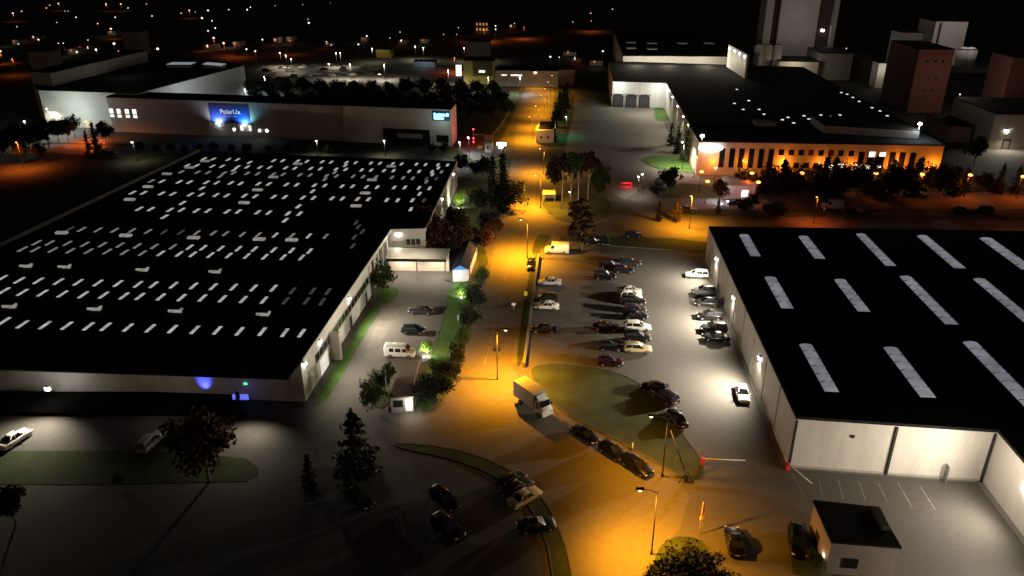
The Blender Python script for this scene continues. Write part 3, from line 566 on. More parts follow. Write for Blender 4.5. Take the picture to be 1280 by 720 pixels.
for x, y in ((992,154),(1005,145),(1011,149),(1016,146),(1026,144),(1035,150),(1038,146),(1047,151),(1050,144),(1061,153),(1051.5,116),(1059,118),(1066,122),(1074,127),(1090,135),(1100,139),(1109,145),(921,112),(936,126),(949,137),(955,143),(929,137),(918,129.5),(985,147),(978,150),(1030,153)):
    b = MB(); b.ball(G(x, y, z + .4), .55, 0, .5); b.obj('roof_dome', emat('dome_glow', (1, .97, .88), .9), fx)
b = MB(); b.box(G(955, 155, z + .7) - Vector((0, 0, .29)), 6, 5, 1.2, -YAW); b.obj('roof_hatch', cladg, fx)
q2 = [G(1030, 157, 12.6), G(1150, 164, 12.6)]; b = MB(); e = D * 14; b.prism([(p.x, p.y) for p in (q2[0], q2[1], q2[1] + e, q2[0] + e)], z + .41, 12.6); up = b.obj('upper_storey', cladg, fx)
b = MB(); b.prism([(p.x, p.y) for p in (q2[0], q2[1], q2[1] + e, q2[0] + e)], 12.603, 12.9); b.obj('upper_roof', roofm, fx)
for px, py, zz, k, pw, an in ((878, 170, 12.5, 'wht', 260, (-1, -1, -.6)), (1150, 155, 14.5, 'cool', 1300, (-1, -.8, -.7))):
    p = G(px, py, zz); b = MB(); b.tube([(p.x, p.y, z), p], .08); fl_ = b.obj('floodlight_mast', steel, fx)
    b = MB(); b.ball(p, .55, 0, .8); sub(fl_, b, 'lens', LENS[k][0], None); light(fx, p + Vector((-.3, -.9, -.2)), LENS[k][1], pw, rad=.3)
# gate lodge
lz = 3.6; q = [G(905, 232, lz), G(945, 232, lz), G(938, 222, lz), G(905, 222, lz)]
gl_ = building('gate_lodge', 'small pinkish gate lodge with pale roof before the oval sign', [(p.x, p.y) for p in q], lz, clad, mat('lodge_roof', (.4, .37, .36), .7, var=.1), .3, .4)
b = MB(); wall_rect(b, Vector((q[0].x, q[0].y, 0)), (q[1] - q[0]).normalized(), -D, 4.8, 6.6, .5, 2.4, .05); b.obj('window', win_warm, gl_)
wall_lamp(gl_, Vector((q[0].x, q[0].y, 3)) - D * .1 + T * .1, -T - D, 'cool', 700, 170, -.3, .6, 1.2)
light(gl_, Vector((q[0].x, q[0].y, 0)) - D * 5 + T * 4 + Vector((0, 0, 5)), (1, .55, .6), 220, rad=.3)  # bare pink fill added before the lodge front
# --- hall behind, towers, silos
z = 13; q = [G(779, 70, z), G(911, 71, z)]; e = D * 120
bh = building('rear_hall', 'wide pale-fronted hall with black roof behind the dock factory', [(p.x, p.y) for p in (q[0], q[1], q[1] + e, q[0] + e)], z, clad, roofm, .3)
ha = (q[1] - q[0]); 
for f in (.12, .4, .75): light(bh, Vector((q[0].x, q[0].y, 0)) + ha * f - D * 14 + Vector((0, 0, 14)), WHT, 3200, rad=.3)  # bare fills added to light the hall front
for x, y in ((789, 53), (815, 54), (853, 54), (886, 54), (789, 60), (815, 61)): b = MB(); b.box(G(x, y, z + .5) - Vector((0, 0, .19)), 5, 5, .3, -YAW); b.obj('skylight', emat('dim_sky', (.8, .85, 1), .03), bh)
q = [G(911, 56, 20), G(934, 68, 20)]
sd_ = building('lamp_lit_wing', 'short wing with four bright lamps on its side wall by the silos', [(q[0].x, q[0].y), (q[1].x, q[1].y), (q[1].x + 1.2, q[1].y + .8), (q[0].x + 1.2, q[0].y + .8)], 20, clad, roofm)
wa = (q[1] - q[0]); wo = Vector((-abs(wa.y), -abs(wa.x), 0)).normalized()
for f in (.08, .36, .64, .9):
    p = Vector((q[0].x, q[0].y, 18.8)) + Vector((wa.x, wa.y, 0)) * f; wall_lamp(sd_, p, wo, 'wht', 900, 170, -.8, .6, 1.0)
tw, a, al, hh = tower('white_tower', 'very tall white process tower cut off by the top edge', 967, 1013, 78, -30, mat('tower_white', (.42, .4, .38), .7, var=.12, scale=.1), 18)
e = Vector((0, 0, 0)); bb = MB(); o_ = a - T * 8; bb.prism([(p.x, p.y) for p in (o_, o_ + T * 4.2, o_ + T * 4.2 + D * 16, o_ + D * 16)], 0, hh - 2); bb.obj('stair_slab', cladg, tw)
bb = MB(); o_ = a - T * 3.8 + D * 3; bb.prism([(p.x, p.y) for p in (o_, o_ + T * 3.78, o_ + T * 3.78 + D * 10, o_ + D * 10)], 0, hh - 6); bb.obj('dark_core', mat('core_maroon', (.05, .02, .02), .8, var=.2), tw)
bb = MB(); o_ = a + al + T * .02 + D * 3; bb.prism([(p.x, p.y) for p in (o_, o_ + T * 8, o_ + T * 8 + D * 10, o_ + D * 10)], 0, hh - 4); bb.obj('dark_core', mat('core_brown', (.07, .05, .05), .8, var=.2), tw)
bb = MB(); o_ = a + al + T * 8.1; bb.prism([(p.x, p.y) for p in (o_, o_ + T * 2.4, o_ + T * 2.4 + D * 14, o_ + D * 14)], 0, hh - 3); bb.obj('stair_slab', cladg, tw)
pl_ = a + al + T * 4.2 + D * 2.9; pt = Vector((pl_.x, pl_.y, 17.5)); wall_lamp(tw, pt, -D, 'wht', 700, 170, -.2, 1.0, 1.2)
light(tw, a + al * .4 - D * 22 + Vector((0, 0, 24)), (1, .88, .8), 1700, rad=.5)  # bare fill added in front of the white tower
ca = tower('process_annex', 'low cream annex at the foot of the tall white tower', 971, 1019, 100, 77, cladw, 20)[0]
light(ca, ca.location + Vector((-4, -16, 10)), WHT, 900, rad=.3)  # added fill for the cream annex, no lamp body
tower('grey_block', 'grey flat block right of the tall tower foot', 1021, 1060, 100, 67, mat('block_grey', (.3, .29, .27), .75, var=.12), 24)
tower('dark_shed', 'dark sloping shed between the grey block and the brick tower', 1063, 1092, 100, 74, mat('shed_green', (.08, .09, .085), .8, var=.2), 24)
wb = tower('white_cabin', 'small bright white cabin left of the brick tower', 1093, 1106, 110, 79, clad, 8)[0]; light(wb, wb.location + Vector((-1, -9, 9)), WHT, 420, rad=.2)  # cabin front brightened by an added bare light
def silo_row(name, label, xs, by, ty, r):
    a0_ = G(xs[0], by); lo, hi = 1, 80
    for _ in range(50):
        md = (lo + hi) / 2; yy = (a0_.y * CT - (md - H) * ST); yp = 360 - F * ((a0_.y * ST + (md - H) * CT)) / yy
        if yp > ty: lo = md
        else: hi = md
    for i, x in enumerate(xs):
        p = G(x, by); t = thing('silo', label[i], 'silo', p, 0, name)
        b = MB(); b.tube([(0, 0, 0), (0, 0, lo)], r, 20); b.obj('shell', mat('silo_skin', (.4, .38, .36), .5, var=.12, stretch=(1, 1, .1)), t, (0, 0, 0))
        b = MB(); b.loft([[(r * k_ * math.cos(j * math.pi / 10), r * k_ * math.sin(j * math.pi / 10), lo + z_) for j in range(20)] for k_, z_ in ((1.02, .01), (.5, 1.0), (.1, 1.3))]); b.obj('dome', cladg, t, (0, 0, 0))
silo_row('silos by the white tower', ['pale silo left of the tall tower, first from the left', 'pale silo left of the tall tower, second from the left', 'pale silo left of the tall tower, nearest the tower foot'], (945, 955, 967), 97, 58, 2.4)
silo_row('silos at the far right', ['pale silo beside the slit-faced white tower, the left one', 'pale silo beside the slit-faced white tower, the right one'], (1198, 1207), 92, 62, 3.2)
bt, a, al, hh = tower('brick_tower', 'reddish brick tower with small dark windows, lit on its right face', 1133, 1174, 141, 62, brickm, 30)
for s, zz in ((.28, 20), (.52, 20), (.72, 20), (.42, 13.5), (.64, 13.5), (.4, 9), (.6, 9)):
    b = MB(); wall_rect(b, a, al.normalized(), -D, al.length * s - .4, al.length * s + .4, zz - .5, zz + .5, .06); b.obj('window', glassd, bt)
b = MB(); wall_rect(b, a, al.normalized(), -D, al.length * .2, al.length * .8, hh - 2.2, hh - .8, .05); b.obj('frieze', mat('brick_dark', (.16, .05, .035), .85, var=.2), bt)
light(bt, a + al * .75 - D * 20 + Vector((0, 0, 16)), (1, .72, .6), 1500, rad=.4)  # bare warm fill added before the brick face
bt2, a, al, hh = tower('brick_tower', 'dim brown brick tower at the right edge above the white garage', 1246, 1330, 152, 72, brickm, 16)
light(bt2, a + al * .3 - D * 20 + Vector((0, 0, 20)), (1, .5, .4), 130, rad=.4)  # faint reddish fill added, no fixture
st_, a, al, hh = tower('slit_tower', 'pale tower with one dark vertical slit beyond the brick tower', 1158, 1196, 84, 27, mat('tower_pale', (.44, .41, .39), .7, var=.1, scale=.1), 22)
b = MB(); wall_rect(b, a, al.normalized(), -D, al.length * .12, al.length * .2, 2, hh - .5, .1); b.obj('dark_slit', darkm, st_)
light(st_, a + al * .5 - D * 24 + Vector((0, 0, 26)), (1, .88, .82), 3600, rad=.5)  # bare fill added before the slit face
tower('stub_tower', 'short pale tower peeking over the left of the brick tower', 1117, 1143, 92, 41, cladg, 14)
light(bpy.context.scene.objects['stub_tower'], G(1128, 92) - D * 22 + Vector((0, 0, 30)), WHT, 1000, rad=.4)  # added fill on the stub tower, no lamp body
wg, a, al, hh = tower('white_garage', 'white garage with one bright wall lamp at the right edge', 1234, 1330, 186, 143, cladw, 30)
b = MB(); wall_rect(b, a, al.normalized(), -D, 4.2, 6.8, 0, 3.2, .05); gd = b.obj('door', darkm, wg); b = MB(); wall_rect(b, a, al.normalized(), -D, 4.6, 6.4, 0, 2.7, .1); sub(gd, b, 'door_leaf', cladg, None)
wall_lamp(wg, a + T * 4.6 + Vector((0, 0, 6)), -D, 'wht', 2600, 170, -.6, .7, 1.0)
tower('plain_annex', 'low brown annex between the office front and the white garage', 1183, 1210, 178, 158, mat('annex_brown', (.3, .2, .17), .8, var=.15), 20)
tower('storage_block', 'low blue-grey block right of the brick tower foot', 1176, 1225, 120, 92, mat('block_blue', (.07, .075, .09), .8, var=.15), 24)
# --- buildings at the head of the road
eh, a, al, hh = tower('depot', 'cream depot lit by one sodium lamp at the head of the road', 619, 697, 108, 88, cladw, 14)
wall_lamp(eh, a + al * .64 + Vector((0, 0, hh - .8)), -D, 'sod', 2600, 172, -.5, .9, 1.6)
for f in (.1, .25, .3, .35): b = MB(); wall_rect(b, a, al.normalized(), -D, al.length * f, al.length * f + 2.5, 5, 5.6, .06); b.obj('window', win_warm, eh)
tower('depot_wing', 'mauve end wing right of the cream depot', 698, 718, 106, 87, mat('wing_mauve', (.35, .25, .23), .8, var=.1), 12)
yb, a, al, hh = tower('yellow_house', 'tall dark-roofed house with yellow-green lit front at the road head', 580, 618, 105, 76, mat('house_yellow', (.3, .26, .12), .8, var=.15), 14)
b = MB(); wall_rect(b, a, al.normalized(), -D, al.length * .3, al.length * .95, 4, hh - .1, .2); b.obj('balcony_front', cladd, yb)
b = MB(); wall_rect(b, a, al.normalized(), -D, al.length * .5, al.length * .7, 5.5, 6.6, .3); b.obj('window', win_warm, yb)
light(yb, a + al * .3 - D * 6 + Vector((0, 0, 3)), (1, .85, .2), 170, rad=.3); light(yb, a + al * .8 - D * 6 + Vector((0, 0, 3)), (.9, 1, .2), 130, rad=.3)  # bare yellow and green fills added at the house front
tower('house_upper', 'dim grey block standing above the yellow-green house', 583, 612, 88, 52, mat('dim_grey', (.12, .13, .14), .8, var=.1), 10)
tower('blue_cabin', 'small blue-grey cabin in the far lot', 517, 544, 84, 77, mat('cabin_blue', (.3, .36, .48), .7, var=.1), 7)
lb = bpy.context.scene.objects['blue_cabin']; light(lb, lb.location + Vector((0, -9, 6)), COOL, 300, rad=.2)  # bare fill added before the cabin front
vb, a, al, hh = tower('illuminated_panel', 'white glowing panel beside the yellow-green house', 570, 577, 95, 81, emat('panel_glow', (1, .97, .95), 1.2), .6)
tower('yellow_shed', 'small yellow-roofed shed among the far lot lamps', 470, 489, 72, 62, mat('shed_yellow', (.35, .27, .05), .8, var=.1), 8)
ls = bpy.context.scene.objects['yellow_shed']; light(ls, ls.location + Vector((-2, -9, 7)), WHT, 260, rad=.2)  # bare fill added before the yellow shed
# --- roadside lodge with dark roof
z = 4; q = [G(670, 164, z), G(692, 164, z), G(695, 152, z), G(674, 152, z)]
rl = building('road_lodge', 'white boxy lodge with dark roof panel beside the orange road', [(p.x, p.y) for p in q], z, clad, clad, .3, .05)
b = MB(); i_ = [(q[k] - sum(q, Vector()) / 4) * .8 + sum(q, Vector()) / 4 for k in range(4)]; b.prism([(p.x, p.y) for p in i_], z + .31, z + .36); b.obj('roof_panel', roofm, rl)
for f in (.3, .68): b = MB(); o_ = Vector((q[0].x, q[0].y, 0)); wall_rect(b, o_, (q[1] - q[0]).normalized(), -D, (q[1] - q[0]).length * f - .35, (q[1] - q[0]).length * f + .35, 1.6, 2.3, .05); b.obj('window', glassd, rl)
light(rl, q[0] - T * 3 - D * 3 + Vector((0, 0, 2)), SOD, 500, rad=.3)  # bare sodium-coloured fill added beside the lodge

# ------------------------------------------------------------------ street lamps
ord_ = ['first', 'second', 'third', 'fourth', 'fifth', 'sixth', 'seventh', 'eighth', 'ninth', 'tenth', 'eleventh', 'twelfth', 'thirteenth', 'fourteenth', 'fifteenth', 'sixteenth', 'seventeenth', 'eighteenth', 'nineteenth', 'twentieth'] + ['number %d' % i for i in range(21, 90)]
rg = 'sodium lamps along the main road'
street_lamp((800, 613), 8.5, 'sod', 12500, 'sodium street lamp nearest the viewer, over the bright road bend', rg, 1.8, -T, 138, aim=(.28, -.15, -1))
street_lamp((814, 521), 8.7, 'sod', 4000, 'tall sodium street lamp on the grass island by the barrier', rg, 2.0, -T)
street_lamp((632, 413), 8.5, 'sod', 17000, 'sodium street lamp over the road behind the box truck', rg, 1.3, T)
street_lamp((651, 275), 8.5, 'sod', 22000, 'sodium street lamp at the road junction', rg, 1.4, -T)
street_lamp((669, 219), 8.5, 'sod', 19000, 'sodium street lamp just past the junction, beside the tall island trees', rg, 1.4, -T)
street_lamp((675, 186), 7.5, 'sod', 11000, 'sodium street lamp on the road just below the white lodge', rg, 1.2, -T)
for i, (x, y, pw) in enumerate(((662, 146, 12000), (669.5, 132.5, 8000), (676.5, 119, 5500), (681, 111, 5000), (685, 102.5, 5000), (690, 94.5, 5000))):
    street_lamp((x, y), 8, 'sod', pw, 'sodium lamp beyond the white lodge, ' + ord_[i] + ' up the road', rg, 1.2, -T)
street_lamp((864, 245), 8, 'sod', 9500, 'slim sodium lamp on the verge of the cross street', 'lamps along the cross street', .3, -T)
street_lamp((1021, 246.5), 6.5, 'sodr', 1500, 'slim reddish lamp on the verge before the parked pale van', 'lamps along the cross street', .3, -T)
street_lamp((1320, 262), 8, 'sodr', 1200, 'reddish lamp beyond the right end of the cross street', 'lamps along the cross street', .3, -T)
fg = 'orange lamps before the office front'
for i, (x, y, pw) in enumerate(((870, 197, 500), (877, 215, 500), (884.5, 227, 600), (940, 216.6, 600), (948, 228, 400), (1002.5, 216.5, 800), (1095, 217, 900), (1153, 218, 1000), (1213, 219, 1200), (1279, 221, 1400))):
    street_lamp((x, y), 6, 'sodr', pw, 'orange lamp among the office trees, ' + ord_[i] + ' from the left', fg, .6, -D, 160, .6, .25)
wg_ = 'white lamps of the lorry court'
for i, (x, y, pw) in enumerate(((798, 221, 900), (803, 218, 400))): street_lamp((x, y), 5.5, 'wht', pw, ('left one of the twin white lamps in the lorry court', 'right one of the twin white lamps in the lorry court')[i], wg_, .2, -T)
street_lamp((853, 178), 8, 'wht', 9000, 'white lamp hidden in the conifers beside the lorry court', wg_, .6, -T)
street_lamp((895, 210), 7, 'wht', 250, 'white lamp above the pale gate lodge roof', wg_, .3, -D)
street_lamp((712.5, 240), 5, 'wht', 120, 'small white lamp among the tall island trees', wg_, .2, -D)
street_lamp((707.5, 146), 7, 'grn', 900, 'slim lamp with a green glow beside the lorry court', wg_, .2, -T)
street_lamp((626, 184), 6, 'cool', 4000, 'short white lamp by the gate on the left of the road', 'gate lamps', .2, -T - D * .5, 165, .7)
street_lamp((585, 172), 6, 'cool', 2500, 'cool white lamp over the banner building gate', 'gate lamps', .2, -T)
street_lamp((574, 178), 7, 'cool', 2600, 'cool white lamp at the corner of the banner building', 'gate lamps', .2, -T)
street_lamp((107, 152), 7, 'sodr', 8000, 'orange lamp beside conifers at the far left road', 'left road lamps', .6, -D, 165, .5)
street_lamp((58, 136), 7, 'wht', 2800, 'white lamp in the yard before the grey plant', 'left road lamps', .4, -D)
street_lamp((98, 134), 7, 'wht', 3200, 'white lamp close to the grey plant lit front', 'left road lamps', .4, -D, 170)
street_lamp((30, 152), 7, 'wht', 1800, 'dim white lamp in the left yard by the tree mass', 'left road lamps', .4, -D)
street_lamp((165, 178), 6, 'wht', 900, 'low lamp before the lit windows of the banner building', 'left road lamps', .4, -D)
street_lamp((20, 178), 8, 'sodr', 7000, 'reddish lamp at the left end of the far road', 'left road lamps', .4, -D)
street_lamp((480, 176), 5, 'wht', 1500, 'faint lamp before the dark gateway of the banner building', 'gate lamps', .4, -D)
street_lamp((395, 176), 5, 'wht', 1300, 'faint lamp below the plain grey wall left of the gateway', 'gate lamps', .4, -D)
lg = 'lamps of the far car lot'
for i, (x, y, pw, k) in enumerate(((306, 112, 2000, 'cool'), (349.5, 66, 1600, 'wht'), (357, 69, 1200, 'wht'), (363.5, 73.5, 900, 'wht'), (420, 66.5, 1500, 'wht'), (425, 66.5, 900, 'wht'), (437, 80.5, 3000, 'wht'), (465, 61, 900, 'wht'), (480, 81, 3000, 'wht'), (519, 58, 1200, 'wht'), (529, 59.5, 1500, 'wht'), (560, 88, 3500, 'wht'), (580, 60, 700, 'wht'), (604, 60.5, 1800, 'wht'), (568, 72, 900, 'sodr'), (411, 80, 1200, 'wht'), (330, 96, 2500, 'cool'), (610, 97, 2500, 'cool'), (650, 97, 1500, 'cool'))):
    street_lamp((x, y), 7.5, k, pw * 3, 'white lamp in the far car lot, ' + ord_[i] + ' in its scatter' if k != 'sodr' else 'orange lamp left of the yellow-green house', lg, .4, -D, 160, .24)
# far town: tiny glowing dots
tb = {}
for k in ('sodr', 'wht'):
    for rr in (.45, .8, 1.2):
        b = MB(); b.tube([(0, 0, -7), (0, 0, 0)], .12, 5, 0); b.ball((0, 0, 0), rr * .62, 1, .8); tb[k, rr] = b.mesh('street_lamp', [steel, emat('town_' + k, (1, .5, .28) if k == 'sodr' else (1, .95, .85), 2.2)])
town = [(16,16.5,'sodr',1.2),(27,14,'sodr',.8),(58,10,'sodr',.8),(62,6.5,'sodr',.8),(73,4.5,'sodr',1.2),(132.5,5,'sodr',1.2),(151,5,'sodr',1.2),(160,10,'wht',.8),(183,5,'sodr',.8),(190,20,'wht',.8),(226.5,16.5,'sodr',.8),(236.5,13,'sodr',1.2),(244,15,'wht',.45),(252.5,22.5,'wht',1.2),(260,13,'wht',1.2),(265,26,'wht',.8),(269,35,'wht',.8),(260,38.5,'wht',.8),(267,47.5,'sodr',1.2),(279.5,54,'sodr',1.2),(286,12,'wht',.8),(309,12,'wht',1.2),(313,9,'wht',.8),(308,61.5,'wht',.8),(319,64,'wht',.8),(197,61,'wht',1.2),(95,21.5,'wht',.8),(71,28,'wht',.45),(81,14,'wht',.45),(85,14,'wht',.45),(48,49.5,'wht',.8),(55,61.5,'wht',.8),(51,61.7,'wht',.45),(73,54,'wht',.45),(79,54,'wht',.45),(110,50,'wht',.45),(96,65,'wht',.8),(122,29.5,'sodr',.8),(138.5,36,'sodr',1.2),(144,21.5,'wht',.8),(142.5,54.5,'wht',1.2),(21,33.5,'wht',.45),(23,55,'wht',.45),(0,64,'sodr',1.2),(344,7,'wht',.45),(378.5,5.5,'wht',.45),(413,3.5,'sodr',.45),(386,28.5,'wht',1.2),(385,24,'wht',.45),(328,49.5,'wht',.8),(344.5,50,'sodr',.45),(408,52,'wht',.45),(414,56,'wht',.45),(448,55.5,'wht',.8),(458.5,45,'wht',.8),(487.5,47.5,'sodr',.45),(502,50,'wht',.45),(573,34.5,'wht',.45),(619.5,32.5,'wht',.8),(619.5,36.5,'wht',.8),(554.5,43,'sodr',.45),(571,43,'sodr',.45),(738.5,16.5,'sodr',.8),(765.5,11.5,'sodr',.8),(753.5,64,'wht',.8),(716,27.5,'wht',.45),(643,29.5,'wht',.45),(1047,60.5,'wht',.45),(1058,60.5,'wht',.45),(688,71,'wht',.8),(699,71.5,'wht',.45),(1146.5,50,'wht',.8),(1200,118,'wht',.45),(500,40,'wht',.45)]
zone = lambda x: 'above the silo towers' if x < 165 else 'over the banner building' if x < 320 else 'beyond the far car lot' if x < 640 else 'right of the road head'
for x, y, k, rr in town:
    o = bpy.data.objects.new('street_lamp', tb[k, rr]); COL.objects.link(o); o.location = G(x, y, 7)
    tag(o, 'tiny %s light dot in the dark town %s' % ('orange' if k == 'sodr' else 'white', zone(x)), 'street lamp', '%s town lights %s' % ('orange' if k == 'sodr' else 'white', zone(x)))
    if k == 'sodr' and rr > 1: light(o, (0, 0, -1.6), SODR, 500, 165, rad=.4, local=True)
# orange-lit stretches of far road
for pts in ([(0, 80), (30, 77), (30, 79), (0, 82)], [(105, 72), (156, 67.5), (156, 70), (105, 74)], [(240, 64), (300, 57), (304, 60), (244, 67)], [(552, 46), (640, 39), (660, 38), (660, 41), (552, 49)], [(730, 31), (750, 31), (752, 34), (728, 34)], [(340, 56), (384, 54), (384, 57), (340, 59)]):
    flat('road', pts, roadm, .05)
tl = bpy.data.objects
for i, (x, y, pw, k) in enumerate(((15, 74, 1500, 'sodr'), (148, 64, 3500, 'sodr'), (292, 54, 2800, 'sodr'), (605, 37, 9000, 'sodr'), (655, 34, 4500, 'sodr'), (739, 26, 3500, 'sodr'), (362, 51, 1200, 'sodr'), (120, 62, 900, 'wht'))):
    street_lamp((x, y), 8, k, pw, 'far %s lamp over a lit road stretch, %s from the left' % ('orange' if k == 'sodr' else 'white', ord_[i]), 'far road lamps', .4, -D, 165, .3)
th, a, al, hh = tower('far_house', 'far two-storey house with rows of orange-lit windows', 594, 611, 42, 33, cladw, 12)
for zz in (2.2, 6):
    for f in range(4): b = MB(); wall_rect(b, a, al.normalized(), -D, al.length * (.08 + f * .24), al.length * (.2 + f * .24), zz, zz + 1.8, .06); b.obj('window', win_or, th)

for i, (x, y, w_, tp, m_) in enumerate(((20, 56, 9, 50, 0), (44, 50, 10, 45, 1), (92, 68, 14, 61, 0), (112, 64, 9, 58, 1), (140, 44, 10, 39, 0), (262, 62, 14, 56, 1), (296, 58, 9, 52, 0), (345, 54, 7, 47, 1), (362, 52, 9, 46, 0), (410, 58, 8, 53, 1), (455, 52, 8, 47, 0), (503, 55, 10, 50, 1), (530, 54, 10, 49, 0), (640, 36, 9, 31, 1), (745, 82, 16, 76, 0), (720, 78, 12, 73, 1), (712, 70, 16, 65, 0))):
    hs, a, al, hh = tower('far_house', 'dim far house with a faint lit window in the dark town, %s from the left' % ord_[i], x - w_ / 2, x + w_ / 2, y, tp, (cladw, cladg)[m_], 9)
    b = MB(); wall_rect(b, a, al.normalized(), -D, al.length * .3, al.length * .42, 1.5, 3, .06); b.obj('window', win_warm if m_ else win_or, hs)
    light(hs, a + al * .5 - D * 9 + Vector((0, 0, 4)), (WHT, SODR)[m_], 90, rad=.3)  # bare fill added before each house wall, no fixture
# ------------------------------------------------------------------ vehicles
PAINT = {k: mat('paint_' + k, c, .35, var=0, spec=.15, coat=.6) for k, c in dict(white=(.72, .72, .70), silver=(.42, .42, .42), grey=(.14, .14, .15), black=(.004, .004, .0045), navy=(.006, .006, .014), red=(.022, .002, .004), teal=(.006, .018, .024), graphite=(.018, .018, .02), gold=(.42, .34, .2)).items()}
headm = mat('headlamp_glass', (.75, .77, .78), .1, var=0, spec=.8); tailm = mat('tail_lamp', (.3, .01, .01), .2, var=0, spec=.6)
platem = mat('number_plate', (.7, .7, .66), .5, var=0)
SHAPES = {  # L, W, H, belt height, hood frac, glass stations (rear base, rear roof, front roof, windscreen base)
 'hatch': (4.1, 1.76, 1.48, .92, .30, (-.98, -.78, .06, .46)), 'saloon': (4.6, 1.8, 1.44, .90, .30, (-.62, -.34, .10, .44)),
 'estate': (4.6, 1.8, 1.50, .92, .30, (-.98, -.86, .08, .44)), 'suv': (4.55, 1.86, 1.70, 1.05, .32, (-.97, -.84, .08, .46))}
def car_proto(kind):
    L, W, HH, zb, hf, (r0, r1, f1, f0) = SHAPES[kind]; hw = W / 2; hl = L / 2
    t = thing('parked_car', 'x', 'car'); b = MB(); rings = []
    for x, zt, w_ in ((-1.0, zb * .72, .80), (-.97, zb * .9, .90), (-.88, zb, .97), (-.5, zb * 1.02, 1), (f0 - .06, zb, 1), (f0 + .04, zb * .985, .99), (.78, zb * .86, .95), (.94, zb * .74, .86), (1.0, zb * .56, .74)):
        a = hw * w_; lo = .22 if abs(x) < .93 else .3
        rings.append([(x * hl, y * a, z) for y, z in ((-.85, lo), (-1, lo + .1), (-1, lo + .38), (-.955, zt - .05), (-.86, zt), (.86, zt), (.955, zt - .05), (1, lo + .38), (1, lo + .1), (.85, lo))])
    b.loft(rings, 0)
    g0, g1 = .86 * hw, .66 * hw; zr = HH
    b.loft([[(x * hl, y * hw, z) for y, z in ((-w_, zr - .05), (-w_ + .08, zr + o), (w_ - .08, zr + o), (w_, zr - .05))] for x, w_, o in ((r1 - .03, .64, 0), (r1 + .1, .68, .02), ((r1 + f1) / 2, .69, .035), (f1 - .05, .68, .02), (f1 + .03, .63, -.01))], 0)
    for s in (-1, 1):
        b.tube([(f0 * hl, s * g0 * .97, zb - .03), (f1 * hl, s * g1 * 1.0, zr - .02)], .045, 5)
        b.tube([(r0 * hl + .05, s * g0 * .95, zb - .03), (r1 * hl, s * g1 * 1.0, zr - .02)], .07, 5)
        m = (r1 + f1) / 2 - .02; b.tube([(m * hl, s * g0 * 1.005, zb - .03), (m * hl, s * g1 * 1.02, zr - .03)], .04, 5)
        if kind == 'estate' or kind == 'suv': b.tube([(r1 * hl + .2, s * g1 * .9, zr + .07), (f1 * hl - .1, s * g1 * .9, zr + .07)], .025, 5)
    body = b.obj('body', PAINT['black'], t, (0, 0, 0))
    b = MB(); b.loft([[(x * hl, y, z) for y, z in ((-a0, zb - .04), (-a1, zt), (a1, zt), (a0, zb - .04))] for x, a0, a1, zt in ((r0, g0 * .9, g0 * .86, zb - .02), (r1, g0, g1, zr - .03), (f1, g0, g1, zr - .03), (f0, g0 * .96, g0 * .92, zb - .02))], 0, True, False)
    b.obj('windows', glassd, t, (0, 0, 0))
    for x in (.62, -.6):
        for s in (-1, 1):
            b = MB(); cy_ = s * (hw - .1)
            b.loft([[(x * hl + .32 * q * math.cos(k * math.pi / 8), cy_ + s * o, .32 + .32 * q * math.sin(k * math.pi / 8)) for k in range(16)] for o, q in ((-.1, .95), (-.08, 1), (.07, 1), (.1, .93))], 0)
            b.loft([[(x * hl + .2 * q * math.cos(k * math.pi / 8), cy_ + s * (.1 + o), .32 + .2 * q * math.sin(k * math.pi / 8)) for k in range(16)] for o, q in ((.001, 1), (.018, .8))], 1)
            b.obj('wheel', [rubber, rimm], t, (0, 0, 0))
    for s in (-1, 1):
        b = MB(); b.loft([[(x * hl, s * hw * y, z) for y, z in ((y0, zb * .60), (y1, zb * .60), (y1, zb * .76), (y0, zb * .76))] for x, y0, y1 in ((.88, .62, .91), (.965, .56, .82))], 0, True, False); b.obj('headlight', headm, t, (0, 0, 0))
        b = MB(); b.box((-hl * .965, s * hw * .76, zb * .68), .14, .3, .2); b.obj('tail_light', tailm, t, (0, 0, 0))
        b = MB(); b.box((f0 * hl - .12, s * (hw + .06), zb + .02), .12, .2, .13); b.obj('mirror', PAINT['black'], t, (0, 0, 0))
    b = MB(); b.box((hl * .985, 0, .42), .06, .5, .12); b.box((-hl * .99, 0, .55), .06, .5, .12); b.obj('number_plate', platem, t, (0, 0, 0))
    return t
